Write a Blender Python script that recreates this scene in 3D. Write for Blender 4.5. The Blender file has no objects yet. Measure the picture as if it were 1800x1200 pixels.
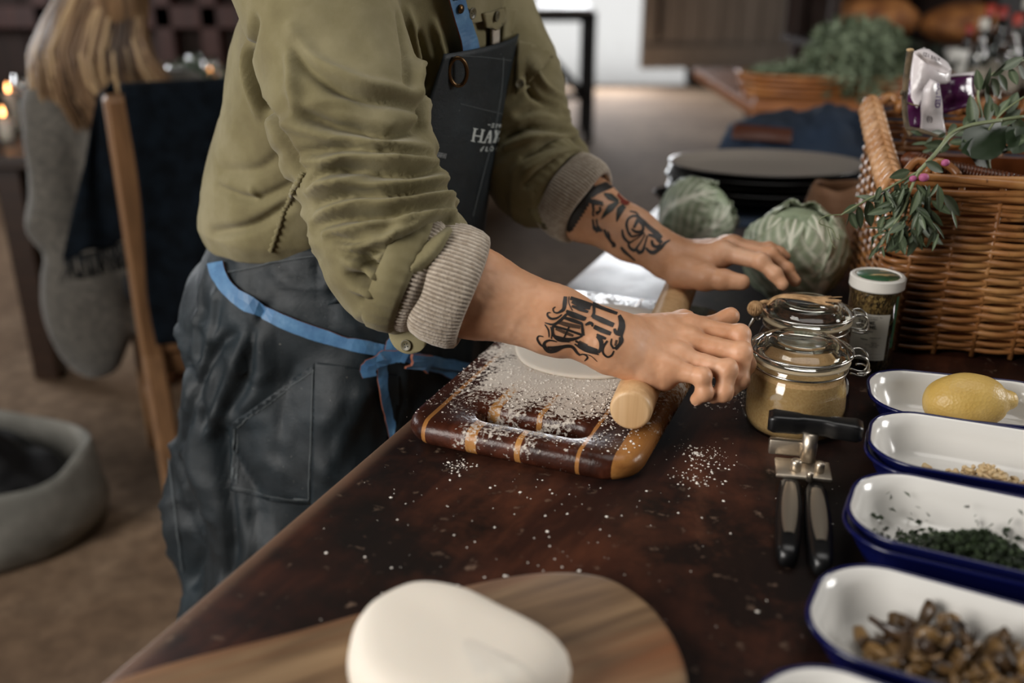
import bpy, bmesh, math, random
import numpy as np
from mathutils import Vector, Matrix, Quaternion
from mathutils.bvhtree import BVHTree
import mathutils.noise as mnoise
random.seed(7); RNG = np.random.default_rng(7)
S = bpy.context.scene
C = S.collection
PI = math.pi

# ------------------------------------------------------------------ camera, sky, lights, exposure
PITCH = math.radians(21.8); FPX = 1700.0
CAMP = np.array([0.0, 0.0, 1.36])
cd = bpy.data.cameras.new('camera'); co = bpy.data.objects.new('camera', cd); C.objects.link(co)
co.location = CAMP; co.rotation_euler = (PI/2 - PITCH, 0, 0)
cd.sensor_width = 36; cd.lens = 36*FPX/1800; cd.clip_start = .02; cd.clip_end = 200
cd.dof.use_dof = True; cd.dof.focus_distance = .99; cd.dof.aperture_fstop = 2.3; cd.dof.aperture_blades = 9
S.camera = co
S.view_settings.view_transform = 'Standard'; S.view_settings.look = 'None'
S.view_settings.gamma = 1; S.view_settings.use_curve_mapping = False
S.view_settings.exposure = 0.0
W = bpy.data.worlds.new('overcast_sky'); S.world = W; W.use_nodes = True
W.node_tree.nodes['Background'].inputs[0].default_value = (.93, .96, 1.0, 1)
W.node_tree.nodes['Background'].inputs[1].default_value = 1.25
def area(name, loc, target, sx, sy, power, col):
    l = bpy.data.lights.new(name, 'AREA'); l.shape = 'RECTANGLE'; l.size = sx; l.size_y = sy; l.energy = power; l.color = col
    o = bpy.data.objects.new(name, l); C.objects.link(o); o.location = loc
    o.rotation_euler = (Vector(target)-Vector(loc)).to_track_quat('-Z', 'Y').to_euler(); return o
area('daylight_open_barn_side', (-2.5, -.85, 2.3), (0.1, 1.0, .95), 1.5, 1.7, 110, (1, .95, .89))
area('daylight_back_doorway', (.9, 10.9, 1.5), (.7, 2.0, .9), 1.3, 2.6, 190, (.95, .97, 1))
area('overhead_fill', (.5, 1.0, 3.5), (.3, 1.0, .9), 1.6, 1.6, 22, (1, .97, .93))  # added overhead fill lamp, the ceiling has no opening here

area('daylight_right_window', (3.75, 1.2, 2.15), (0, 1.15, 1.1), 1.1, .95, 62, (1, .97, .93))
area('daylight_left_hatch', (-3.8, 4.3, 1.75), (-1.4, 3.9, .9), 1.1,   .9, 60, (.95, .97, 1))

# ------------------------------------------------------------------ pixel helpers (a pixel of the photograph -> a point at a known height / depth)
_R = np.array([1., 0, 0]); _F = np.array([0, math.cos(PITCH), -math.sin(PITCH)]); _U = np.array([0, math.sin(PITCH), math.cos(PITCH)])
def ray(x, y): return _F*FPX + _R*(x-900) + _U*(600-y)
def Pz(x, y, z): d = ray(x, y); return CAMP + d*((z-CAMP[2])/d[2])
def Py(x, y, Y): d = ray(x, y); return CAMP + d*(Y/d[1])
def Pd(x, y, dep): return CAMP + ray(x, y)*(dep/FPX)

# ------------------------------------------------------------------ materials
def col(h, a=1):
    h = h.lstrip('#'); v = [int(h[i:i+2], 16)/255 for i in (0, 2, 4)]
    return tuple((x/12.92 if x <= .04045 else ((x+.055)/1.055)**2.4) for x in v) + (a,)
class Mat:
    def __init__(s, name, base='#808080', rough=.5, metal=0, spec=.5, **kw):
        s.m = bpy.data.materials.new(name); s.m.use_nodes = True; s.nt = s.m.node_tree
        s.b = s.nt.nodes['Principled BSDF']
        s.set('Base Color', col(base) if isinstance(base, str) else base); s.set('Roughness', rough); s.set('Metallic', metal); s.set('Specular IOR Level', spec)
        for k, v in kw.items(): s.set(k.replace('_', ' '), v)
    def set(s, k, v):
        if isinstance(v, bpy.types.NodeSocket): s.nt.links.new(v, s.b.inputs[k])
        else: s.b.inputs[k].default_value = v
    def n(s, t, ins=None, **props):
        nd = s.nt.nodes.new('ShaderNode'+t)
        for k, v in props.items(): setattr(nd, k, v)
        for k, v in (ins or {}).items():
            if isinstance(v, bpy.types.NodeSocket): s.nt.links.new(v, nd.inputs[k])
            else: nd.inputs[k].default_value = v
        return nd
    def coord(s, scale=(1, 1, 1), rot=(0, 0, 0), kind='Object', loc=(0, 0, 0)):
        t = s.n('TexCoord'); mp = s.n('Mapping', {'Vector': t.outputs[kind], 'Scale': scale, 'Rotation': rot, 'Location': loc}); return mp.outputs[0]
    def noise(s, scale, detail=4, rough=.55, co=None, dist=0):
        return s.n('TexNoise', {'Scale': scale, 'Detail': detail, 'Roughness': rough, 'Distortion': dist, **({'Vector': co} if co else {'Vector': s.coord()})}).outputs['Fac']
    def ramp(s, f, stops, interp='LINEAR'):
        nd = s.n('ValToRGB', {'Fac': f}); cr = nd.color_ramp; cr.interpolation = interp
        while len(cr.elements) < len(stops): cr.elements.new(.5)
        for e, (p, c) in zip(cr.elements, stops):
            e.position = p; e.color = col(c) if isinstance(c, str) else ((c, c, c, 1) if not isinstance(c, tuple) else c)
        return nd.outputs[0]
    def mix(s, f, a, b, blend='MIX'):
        nd = s.n('Mix', data_type='RGBA', blend_type=blend)
        for i, v in ((0, f), (6, a), (7, b)):
            if isinstance(v, bpy.types.NodeSocket): s.nt.links.new(v, nd.inputs[i])
            else: nd.inputs[i].default_value = col(v) if isinstance(v, str) else v
        return nd.outputs[2]
    def math(s, op, a, b=0.0, clamp=False):
        nd = s.n('Math', operation=op, use_clamp=clamp)
        for i, v in ((0, a), (1, b)):
            if isinstance(v, bpy.types.NodeSocket): s.nt.links.new(v, nd.inputs[i])
            else: nd.inputs[i].default_value = v
        return nd.outputs[0]
    def bump(s, h, strength=.3, dist=.002):
        s.set('Normal', s.n('Bump', {'Height': h, 'Strength': strength, 'Distance': dist}).outputs[0]); return s
    def rnd(s): return s.n('ObjectInfo').outputs['Random']
    def attr(s, name): return s.n('Attribute', attribute_name=name).outputs['Fac']
def two(name, a, b, scale=20, rough=.6, lo=.35, hi=.65, stretch=(1, 1, 1), bump=0, bd=.002, detail=4, **kw):
    m = Mat(name, a, rough, **kw); f = m.noise(scale, detail, co=m.coord(stretch))
    m.set('Base Color', m.ramp(f, [(lo, a), (hi, b)]))
    if bump: m.bump(f, bump, bd)
    return m
def wood(name, a, b, c, scale=6, stretch=(1, 14, 14), rough=.5, bump=.15, rot=(0, 0, 0), obj=True):
    m = Mat(name, a, rough); co = m.coord(stretch, rot)
    f = m.noise(scale, 6, .6, co, .6); g = m.noise(scale*5, 3, .5, co)
    base = m.ramp(f, [(.3, a), (.52, b), (.72, c)])
    base = m.mix(m.ramp(g, [(.4, 0.0), (.7, .35)]), base, a)
    if obj: base = m.mix(m.math('MULTIPLY', m.rnd(), .28), base, c)
    m.set('Base Color', base); m.bump(f, bump, .001); return m

# ------------------------------------------------------------------ mesh helpers
class MB:
    def __init__(s): s.v = []; s.f = []; s.n = 0
    def add(s, v, f):
        v = np.asarray(v, float); s.v.append(v); s.f += [tuple(int(i)+s.n for i in q) for q in f]; s.n += len(v); return s
    def build(s, name, m, parent=None, smooth=True, world=True):
        return obj(name, np.concatenate(s.v), s.f, m, parent, smooth, world)
def obj(name, v, f, m, parent=None, smooth=True, world=True, sharp=None):
    v = np.asarray(v, float)
    if parent is not None and world:
        mw = np.array(wmat(parent).inverted()); v = v @ mw[:3, :3].T + mw[:3, 3]
    me = bpy.data.meshes.new(name); me.from_pydata(v.tolist(), [], [tuple(map(int, q)) for q in f]); 
    if smooth: me.shade_smooth()
    o = bpy.data.objects.new(name, me); C.objects.link(o)
    if m is not None: me.materials.append(m.m if isinstance(m, Mat) else m)
    if parent is not None: o.parent = parent
    if sharp: 
        me.set_sharp_from_angle(angle=math.radians(sharp))
    return o
def wmat(o):
    M = Matrix.LocRotScale(o.location, o.rotation_euler, o.scale)
    return (wmat(o.parent) @ M) if o.parent else M
def tag(o, label=None, cat=None, group=None, kind=None):
    if label: o['label'] = label
    if cat: o['category'] = cat
    if group: o['group'] = group
    if kind: o['kind'] = kind
    return o
def thing(name, label, cat, loc=(0, 0, 0), rz=0, group=None):
    o = bpy.data.objects.new(name, None); C.objects.link(o); o.location = loc; o.rotation_euler = (0, 0, rz); o.empty_display_size = .05
    return tag(o, label, cat, group)
def dup(o, loc=None, rz=None, label=None, parent=None, scale=None):
    c = o.copy(); C.objects.link(c)
    if loc is not None: c.location = loc
    if rz is not None: c.rotation_euler = (0, 0, rz)
    if scale is not None: c.scale = scale
    if label: c['label'] = label
    if parent is not None: c.parent = parent
    for ch in [k for k in bpy.data.objects if k.parent == o]: dup(ch, parent=c)
    return c
def bm_out(bm):
    bm.verts.index_update(); v = [tuple(x.co) for x in bm.verts]; f = [[w.index for w in q.verts] for q in bm.faces]; bm.free(); return np.array(v), f
def rbox(size, bev=.004, seg=2, loc=(0, 0, 0), rot=None):
    bm = bmesh.new(); bmesh.ops.create_cube(bm, size=1); bmesh.ops.scale(bm, vec=size, verts=bm.verts)
    if bev: bmesh.ops.bevel(bm, geom=bm.edges[:], offset=min(bev, min(size)*.49), segments=seg, profile=.5, affect='EDGES')
    v, f = bm_out(bm)
    if rot is not None: v = v @ np.array(rot if not isinstance(rot, (int, float)) else Matrix.Rotation(rot, 3, 'Z')).T
    return v + np.array(loc), f
def frames(P):
    P = np.asarray(P, float); T = np.gradient(P, axis=0); T /= np.linalg.norm(T, axis=1)[:, None]+1e-12
    up = np.array([0, 0, 1.]) if abs(T[0][2]) < .9 else np.array([1., 0, 0])
    Ns = []; n = np.cross(up, T[0]); n /= np.linalg.norm(n)
    for t in T:
        n = n - t*np.dot(n, t); n /= np.linalg.norm(n)+1e-12; Ns.append(n)
    Ns = np.array(Ns); return T, Ns, np.cross(T, Ns)
def tube(P, r, sides=8, caps=True, closed=False):
    P = np.asarray(P, float); n = len(P); r = np.broadcast_to(np.asarray(r, float), (n,))
    T, N, B = frames(P); a = np.arange(sides)*2*PI/sides
    v = (P[:, None, :] + r[:, None, None]*(np.cos(a)[None, :, None]*N[:, None, :] + np.sin(a)[None, :, None]*B[:, None, :])).reshape(-1, 3)
    f = []
    for i in range(n if closed else n-1):
        j = (i+1) % n
        for k in range(sides): l = (k+1) % sides; f.append((i*sides+k, i*sides+l, j*sides+l, j*sides+k))
    if caps and not closed: f.append(tuple(range(sides))[::-1]); f.append(tuple((n-1)*sides+k for k in range(sides)))
    return v, f
def smooth_path(P, n):
    P = np.asarray(P, float); k = len(P); t = np.linspace(0, k-1, n); out = []
    for x in t:
        i = min(int(x), k-2); u = x-i; p0 = P[max(i-1, 0)]; p1 = P[i]; p2 = P[i+1]; p3 = P[min(i+2, k-1)]
        out.append(.5*((2*p1)+(-p0+p2)*u+(2*p0-5*p1+4*p2-p3)*u*u+(-p0+3*p1-3*p2+p3)*u**3))
    return np.array(out)
def lathe(prof, seg=48, loc=(0, 0, 0), capb=False, capt=False):
    prof = np.asarray(prof, float); a = np.arange(seg)*2*PI/seg; n = len(prof)
    v = np.stack([prof[:, 0][:, None]*np.cos(a), prof[:, 0][:, None]*np.sin(a), np.repeat(prof[:, 1][:, None], seg, 1)], -1).reshape(-1, 3)+np.array(loc)
    f = [(i*seg+k, i*seg+(k+1) % seg, (i+1)*seg+(k+1) % seg, (i+1)*seg+k) for i in range(n-1) for k in range(seg)]
    if capb: f.append(tuple(range(seg))[::-1])
    if capt: f.append(tuple((n-1)*seg+k for k in range(seg)))
    return v, f
def loft(rings, closed=True, capb=True, capt=True):
    n = len(rings); k = len(rings[0]); v = np.concatenate(rings); f = []
    for i in range(n-1):
        for j in range(k if closed else k-1): l = (j+1) % k; f.append((i*k+j, i*k+l, (i+1)*k+l, (i+1)*k+j))
    if capb: f.append(tuple(range(k))[::-1])
    if capt: f.append(tuple((n-1)*k+j for j in range(k)))
    return v, f
def grid_faces(nu, nv): return [(i*nv+j, (i+1)*nv+j, (i+1)*nv+j+1, i*nv+j+1) for i in range(nu-1) for j in range(nv-1)]
def ball(r, loc=(0, 0, 0), seg=16, rings=10, sc=(1, 1, 1)):
    t = np.linspace(-PI/2+1e-3, PI/2-1e-3, rings); v, f = lathe(np.stack([np.cos(t)*r, np.sin(t)*r], 1), seg, capb=True, capt=True)
    return v*np.array(sc)+np.array(loc), f
def solid(o, th, off=-1):
    m = o.modifiers.new('solid', 'SOLIDIFY'); m.thickness = th; m.offset = off; return o
def sub(o, lv=1):
    m = o.modifiers.new('sub', 'SUBSURF'); m.levels = lv; m.render_levels = lv; return o
def rotm(rz, ry=0, rx=0): return np.array(Matrix.Rotation(rz, 3, 'Z') @ Matrix.Rotation(ry, 3, 'Y') @ Matrix.Rotation(rx, 3, 'X'))
def rrect(hx, hy, r, n=8, p=1.0):
    out = []
    for cx, cy, a0 in ((hx-r, hy-r, 0), (-hx+r, hy-r, PI/2), (-hx+r, -hy+r, PI), (hx-r, -hy+r, 1.5*PI)):
        for k in range(n): a = a0+PI/2*k/(n-1); out.append((cx+r*math.cos(a), cy+r*math.sin(a)))
    return np.array(out)
def fbm(P, sc, oct=3, seed=0.0):
    return np.array([mnoise.fractal((p[0]*sc+seed, p[1]*sc-seed, p[2]*sc+2*seed), .6, 2.0, oct) for p in P])
def noise3(P, sc, seed=0):           # cheap vectorised value noise in numpy, about -1..1
    q = np.asarray(P)*sc + seed*17.31; i = np.floor(q).astype(np.int64); u = q-i; u = u*u*(3-2*u); r = 0
    for dx in (0, 1):
        for dy in (0, 1):
            for dz in (0, 1):
                h = ((i[:, 0]+dx)*374761393 + (i[:, 1]+dy)*668265263 + (i[:, 2]+dz)*2147483647) & 0xffffffff
                h = ((h ^ (h >> 13))*1274126177) & 0xffffffff; h = (h ^ (h >> 16)) & 0xffff
                w = (u[:, 0] if dx else 1-u[:, 0])*(u[:, 1] if dy else 1-u[:, 1])*(u[:, 2] if dz else 1-u[:, 2]); r = r + w*(h/32767.5-1)
    return r
# signed distance modelling + surface nets
def rcone(P, a, b, r1, r2):
    a = np.asarray(a, float); b = np.asarray(b, float); ba = b-a; l2 = ba@ba; rr = r1-r2; a2 = max(l2-rr*rr, 1e-9); il2 = 1/l2
    pa = P-a; y = pa@ba; z = y-l2; w = pa*l2-ba*y[:, None]; x2 = np.einsum('ij,ij->i', w, w); y2 = y*y*l2; z2 = z*z*l2; k = np.sign(rr)*rr*rr*x2
    d = (np.sqrt(np.maximum(x2*a2*il2, 0))+y*rr)*il2-r1
    c1 = np.sign(z)*a2*z2 > k; c2 = (~c1) & (np.sign(y)*a2*y2 < k)
    d = np.where(c1, np.sqrt(x2+z2)*il2-r2, d); return np.where(c2, np.sqrt(x2+y2)*il2-r1, d)
def smin(a, b, k):
    h = np.maximum(k-np.abs(a-b), 0)/k; return np.minimum(a, b)-h*h*k*.25
def ell(P, c, r, R=None):
    q = P-np.asarray(c, float)
    if R is not None: q = q@R
    r = np.asarray(r, float); k0 = np.linalg.norm(q/r, axis=1); k1 = np.linalg.norm(q/(r*r), axis=1)+1e-9; return k0*(k0-1)/k1
def surface_nets(fn, lo, hi, h, bs=8):
    lo = np.asarray(lo, float); nb = np.ceil((np.asarray(hi)-lo)/(h*bs)).astype(int); N = nb*bs
    cb = np.stack(np.meshgrid(*[np.arange(k) for k in nb], indexing='ij'), -1).reshape(-1, 3)
    dc = fn(lo+(cb+.5)*bs*h); D = np.repeat(np.repeat(np.repeat(dc.reshape(nb), bs, 0), bs, 1), bs, 2).astype(np.float32)
    act = cb[np.abs(dc) < bs*h*1.35]; loc = np.stack(np.meshgrid(*[np.arange(bs)]*3, indexing='ij'), -1).reshape(-1, 3)
    idx = (act[:, None, :]*bs+loc[None]).reshape(-1, 3)
    for s in range(0, len(idx), 400000):
        q = idx[s:s+400000]; D[q[:, 0], q[:, 1], q[:, 2]] = fn(lo+(q+.0)*h)
    sg = D < 0
    cell = np.zeros(N-1, bool); tot = np.zeros(N-1, np.int8)
    for dx in (0, 1):
        for dy in (0, 1):
            for dz in (0, 1): tot += sg[dx:N[0]-1+dx, dy:N[1]-1+dy, dz:N[2]-1+dz]
    cell = (tot > 0) & (tot < 8); ci = np.argwhere(cell); vid = -np.ones(N-1, np.int64); vid[cell] = np.arange(len(ci))
    acc = np.zeros((len(ci), 3)); cnt = np.zeros(len(ci)); cor = [(a, b, c) for a in (0, 1) for b in (0, 1) for c in (0, 1)]
    for p in cor:
        for ax in range(3):
            if p[ax]: continue
            q = list(p); q[ax] = 1
            A = D[ci[:, 0]+p[0], ci[:, 1]+p[1], ci[:, 2]+p[2]]; Bv = D[ci[:, 0]+q[0], ci[:, 1]+q[1], ci[:, 2]+q[2]]
            m = (A < 0) != (Bv < 0); t = np.where(m, A/np.where(m, A-Bv, 1), 0); pt = np.repeat(np.array([p], float), len(ci), 0); pt[:, ax] = t
            acc[m] += pt[m]; cnt[m] += 1
    V = lo+(ci+acc/np.maximum(cnt, 1)[:, None])*h; F = []
    for ax in range(3):
        o1, o2 = [(1, 2), (2, 0), (0, 1)][ax]
        sl0 = [slice(None)]*3; sl1 = [slice(None)]*3; sl0[ax] = slice(0, -1); sl1[ax] = slice(1, None)
        ch = sg[tuple(sl0)] != sg[tuple(sl1)]; e = np.argwhere(ch); e = e[(e[:, o1] > 0) & (e[:, o2] > 0) & (e[:, o1] < N[o1]-1) & (e[:, o2] < N[o2]-1)]
        ins = sg[e[:, 0], e[:, 1], e[:, 2]]
        def g(a, b):
            q = e.copy(); q[:, o1] -= a; q[:, o2] -= b; return vid[q[:, 0], q[:, 1], q[:, 2]]
        quad = np.stack([g(1, 1), g(0, 1), g(0, 0), g(1, 0)], 1); quad[~ins] = quad[~ins][:, ::-1]; F.append(quad)
    F = np.concatenate(F); return V, F[(F >= 0).all(1)]
def fast_obj(name, V, F, m, parent=None, smooth=True):
    if parent is not None: V = V-np.array(wmat(parent).translation)
    me = bpy.data.meshes.new(name); V = np.asarray(V, np.float32); F = np.asarray(F, np.int32)
    me.vertices.add(len(V)); me.vertices.foreach_set('co', V.ravel()); k = F.shape[1]
    me.loops.add(F.size); me.loops.foreach_set('vertex_index', F.ravel()); me.polygons.add(len(F))
    me.polygons.foreach_set('loop_start', np.arange(len(F), dtype=np.int32)*k); me.update(calc_edges=True); me.validate()
    if smooth: me.shade_smooth()
    o = bpy.data.objects.new(name, me); C.objects.link(o); me.materials.append(m.m)
    if parent is not None: o.parent = parent
    return o
def vnormals(V, F):
    a, b, c, d = V[F[:, 0]], V[F[:, 1]], V[F[:, 2]], V[F[:, 3]]; fn = np.cross(c-a, d-b); N = np.zeros_like(V)
    for k in range(4): np.add.at(N, F[:, k], fn)
    return N/(np.linalg.norm(N, axis=1)[:, None]+1e-12)
def bvh_of(V, F): return BVHTree.FromPolygons(V.tolist(), [tuple(map(int, q)) for q in F])
# things that lie on a surface seen from one side: points are found by a ray, then lifted along the surface normal
def cast(bvh, x, y, off=.0, dmax=9):
    d = Vector(ray(x, y)).normalized(); h = bvh.ray_cast(Vector(CAMP), d, dmax)
    if h[0] is None: return None
    n = h[1] if h[1].dot(d) < 0 else -h[1]
    return np.array(h[0]+n*off), np.array(n)
def ribbon(bvh, pts, wpx, off, name, m, parent, n=24, th=0, wend=None, fallback=1.1):
    P = smooth_path(np.array(pts, float), n); T = np.gradient(P, axis=0); T /= np.linalg.norm(T, axis=1)[:, None]+1e-9
    Nn = np.stack([-T[:, 1], T[:, 0]], 1); w = np.linspace(wpx, wpx if wend is None else wend, n)
    v = []; last = None
    for k in range(n):
        for s in (-.5, 0, .5):
            q = P[k]+Nn[k]*s*w[k]; h = cast(bvh, q[0], q[1], off)
            if h is None: p = Pd(q[0], q[1], last if last else fallback)
            else: p = h[0]; last = float((p-CAMP)@_F)
            v.append(p)
    o = obj(name, v, grid_faces(n, 3), m, parent)
    if th: solid(o, th, 0)
    return o
def strokes(bvh, lines, off, name, m, parent):
    b = MB()
    for pts, w in lines:
        pts = np.array(pts, float); n = max(4, int(np.sum(np.linalg.norm(np.diff(pts, axis=0), axis=1))/2.5))
        P = smooth_path(pts, n) if len(pts) > 2 else np.linspace(pts[0], pts[1], n)
        T = np.gradient(P, axis=0); T /= np.linalg.norm(T, axis=1)[:, None]+1e-9; Nn = np.stack([-T[:, 1], T[:, 0]], 1)
        ww = np.interp(np.linspace(0, 1, n), np.linspace(0, 1, len(w)), w) if hasattr(w, '__len__') else np.full(n, w)
        v = []; ok = []; K = 2+int(max(ww)//4); K1 = K+1
        for k in range(n):
            row = [cast(bvh, *(P[k]+Nn[k]*s*ww[k]), off) for s in np.linspace(-.5, .5, K1)]
            ok += [h is not None for h in row]; v += [h[0] if h is not None else np.zeros(3) for h in row]
        f = [(i*K1+j, (i+1)*K1+j, (i+1)*K1+j+1, i*K1+j+1) for i in range(n-1) for j in range(K)]
        f = [q for q in f if all(ok[x] for x in q) and max(np.linalg.norm(v[q[0]]-v[q[k]]) for k in (1, 2, 3)) < .02]
        b.add(v, f)
    return b.build(name, m, parent)
def patch(bvh, poly, off, name, m, parent, step=6, th=.0015, fill=1.2):
    bm = bmesh.new(); vs = [bm.verts.new((x, y, 0)) for x, y in poly]; bm.faces.new(vs)
    xs = [p[0] for p in poly]; ys = [p[1] for p in poly]
    for k in np.arange(min(xs)+step, max(xs), step): bmesh.ops.bisect_plane(bm, geom=bm.verts[:]+bm.edges[:]+bm.faces[:], plane_co=(k, 0, 0), plane_no=(1, 0, 0))
    for k in np.arange(min(ys)+step, max(ys), step): bmesh.ops.bisect_plane(bm, geom=bm.verts[:]+bm.edges[:]+bm.faces[:], plane_co=(0, k, 0), plane_no=(0, 1, 0))
    v, f = bm_out(bm); out = []; miss = []; dep = []
    for i, q in enumerate(v):
        h = cast(bvh, q[0], q[1], off)
        if h is None: out.append(None); miss.append(i)
        else: out.append(h[0]); dep.append((h[0]-CAMP)@_F)
    md = np.median(dep) if dep else fill
    for i in miss: out[i] = Pd(v[i][0], v[i][1], md)
    o = obj(name, out, [q[::-1] for q in f], m, parent)
    if th: solid(o, th, 0)
    return o
def text_mesh(body, size=1.0, align='LEFT', bold=0.0, shear=0.0):
    cu = bpy.data.curves.new('lettering', 'FONT'); cu.body = body; cu.size = size; cu.align_x = align; cu.offset = bold; cu.resolution_u = 2; cu.shear = shear
    o = bpy.data.objects.new('lettering', cu); C.objects.link(o); dg = bpy.context.evaluated_depsgraph_get()
    me = o.evaluated_get(dg).to_mesh(); v = np.array([x.co[:] for x in me.vertices]).reshape(-1, 3); f = [tuple(p.vertices) for p in me.polygons]
    bpy.data.objects.remove(o); bpy.data.curves.remove(cu); return v, f
# ------------------------------------------------------------------ the barn
T = .90                                              # height of the worktable
m_floor = Mat('worn_concrete', '#8a7461', .9, spec=.12)
_f = m_floor.noise(1.1, 7, .62, m_floor.coord()); _g = m_floor.noise(16, 5, .6, m_floor.coord())
_cc = m_floor.ramp(_f, [(.3, '#5a4738'), (.5, '#77624f'), (.7, '#97816b')])
m_floor.set('Base Color', m_floor.mix(m_floor.ramp(_g, [(.38, .55), (.62, 0.0)]), _cc, '#4f4034')); m_floor.bump(_g, .35, .004)
m_out = two('pale_yard_gravel', '#cfcac2', '#e4e1dc', 12, .9)
m_wall = wood('dark_barn_boards', '#17100c', '#2a1a13', '#3b241a', 3, (12, 12, .6), .75, .3)
m_red = wood('reddish_post_wood', '#220e09', '#38180f', '#4c2417', 3, (12, 12, .6), .6, .2)
m_grey = wood('weathered_grey_boards', '#a39a91', '#beb4ab', '#d2c9c0', 2.5, (14, 14, .7), .85, .4)
m_dark = two('dark_plaster', '#15120f', '#241d18', 2, .9)
def slab(name, lo, hi, m, kind='structure', parent=None, bev=0, label=None):
    lo = np.array(lo, float); hi = np.array(hi, float); v, f = rbox(hi-lo, bev, 1, (lo+hi)/2); o = obj(name, v, f, m, parent, False)
    if kind: o['kind'] = kind
    if label: o['label'] = label
    return o
def bm_grid(lo, hi, n, z):
    a = np.linspace(lo[0], hi[0], n); b = np.linspace(lo[1], hi[1], n); g = np.stack(np.meshgrid(a, b, indexing='ij'), -1).reshape(-1, 2)
    return np.c_[g, np.full(len(g), z)], [q[::-1] for q in grid_faces(n, n)][::1]
slab('floor', (-4.2, -3.4, -.1), (4.2, 11.2, 0), m_floor, label='worn brown concrete barn floor')
slab('ground', (-14, 11.2, -.14), (16, 40, -.02), m_out, label='pale sunlit yard outside the barn doorway')
slab('ceiling', (-4.2, -3.4, 3.6), (4.2, 11.4, 3.7), m_dark, label='dark barn ceiling')
slab('wall_right', (3.9, -3.4, 0), (4.1, .6, 3.6), m_dark, label='dark right hand barn wall before the window opening')
slab('wall_right_far', (3.9, 1.8, 0), (4.1, 11.4, 3.6), m_dark, label='dark right hand barn wall beyond the window opening')
slab('wall_right_below', (3.9, .6, 0), (4.1, 1.8, 1.65), m_dark, label='dark barn wall below the right window opening')
slab('wall_right_above', (3.9, .6, 2.65), (4.1, 1.8, 3.6), m_dark, label='dark barn wall above the right window opening')
slab('wall_left', (-4.1, 1.0, 0), (-3.9, 3.7, 3.6), m_dark, label='dark left hand barn wall before the hatch')
slab('wall_left_far', (-4.1, 4.9, 0), (-3.9, 11.4, 3.6), m_dark, label='dark left hand barn wall beyond the hatch')
slab('wall_left_below', (-4.1, 3.7, 0), (-3.9, 4.9, 1.25), m_dark, label='dark barn wall below the open hatch')
slab('wall_left_above', (-4.1, 3.7, 2.25), (-3.9, 4.9, 3.6), m_dark, label='dark barn wall above the open hatch')
slab('wall_front_blocker', (-4.1, -3.5, 0), (4.1, -3.3, 3.6), m_dark, label='unseen dark barn wall added behind the camera to cut front light')  # closes the unseen side to keep out flattening front light
slab('wall_back_left', (-4.1, 11.2, 0), (.0, 11.4, 3.6), m_dark, label='barn wall left of the bright doorway')
slab('wall_back_right', (3.35, 11.2, 0), (4.1, 11.4, 3.6), m_dark, label='barn wall right of the plank door')
slab('wall_back_top', (.0, 11.2, 2.7), (3.35, 11.4, 3.6), m_dark, label='barn wall above the doorway')
slab('trim_1', (1.98, 11.15, 0), (3.35, 11.4, .17), m_dark, label='dark stone sill below the plank door')
# sliding plank door: planks, rails
door = thing('door_1', 'grey weathered plank barn door beside the bright doorway', None, (1.42, 11.12, .18)); door['kind'] = 'structure'
x = 1.42
for k in range(9):
    wd = .205+.012*((k*7) % 3); v, f = rbox((wd-.012, .035, 2.5), .004, 1, (x+wd/2, 11.12+.006*((k*5) % 3), .18+1.25)); obj('plank', v, f, m_grey, door, False); x += wd
v, f = rbox((x-1.42, .01, 2.45), 0, 1, ((x+1.42)/2, 11.15, 1.43)); obj('light_block_sheet', v, f, m_wall, door, False)  # unseen sheet added to stop light leaking between the planks
for z0 in (.33, 1.5):
    v, f = rbox((x-1.44, .03, .2), .004, 1, ((1.44+x)/2, 11.075, z0)); obj('rail', v, f, m_grey, door, False)
v, f = rbox((.035, .03, 1.6), .004, 1, (1.6, 11.06, 1.3)); obj('dark_slot_strip', v, f, m_wall, door, False)  # dark strip laid on the planks in place of a shaded slot
# stall partition behind the dinner table: dark boards and reddish posts
par = thing('wall_stall', 'dark board partition behind the dinner table', None, (-2, 6.1, 0)); par['kind'] = 'structure'
for k in range(17):
    v, f = rbox((.226, .03, 3.5), .004, 1, (-3.75+k*.236, 6.1, 1.76)); obj('board', v, f, m_wall, par, False)
v, f = rbox((4.0, .02, 3.5), 0, 1, (-1.9, 6.14, 1.76)); obj('light_block_sheet', v, f, m_wall, par, False)  # sheet added behind the boards to block light through their gaps
for k, px in enumerate((-2.75, -2.05, -1.78, -1.42, -.7)):
    v, f = rbox((.11, .1, 3.5), .008, 1, (px, 6.02, 1.76)); obj('post', v, f, m_red, par, False)
v, f = rbox((3.9, .06, .13), .006, 1, (-1.9, 6.0, 1.02)); obj('rail', v, f, m_red, par, False)
# trestle table standing in the doorway light
m_black = Mat('dark_painted_timber', '#2b2b2c', .7)
tt = thing('trestle_table', 'dark trestle table standing against the bright barn doorway', 'table', (.2, 7.9, 0))
v, f = rbox((1.5, .8, .03), .004, 1, (-.14, 8.0, .975)); obj('tabletop', v, f, Mat('pale_tabletop', '#cfcac4', .5), tt, False)
for yy in (7.68, 8.3):
    v, f = rbox((.075, .075, .96), .004, 1, (.60, yy, .48)); obj('leg', v, f, m_black, tt, False)
    v, f = rbox((.075, .075, .96), .004, 1, (-.75, yy, .48)); obj('leg', v, f, m_black, tt, False)
v, f = rbox((1.3, .05, .07), .004, 1, (-.08, 7.68, .925)); obj('apron_rail', v, f, m_black, tt, False)
for sx in (1, -1):
    v, f = tube([(-.075+sx*.65, 7.68, .32), (-.075+sx*.1, 7.68, .93)], .032, 4); obj('brace', v, f, m_black, tt, False)
v, f = rbox((1.3, .05, .06), .004, 1, (-.08, 7.99, .3)); obj('stretcher', v, f, m_black, tt, False)

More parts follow.
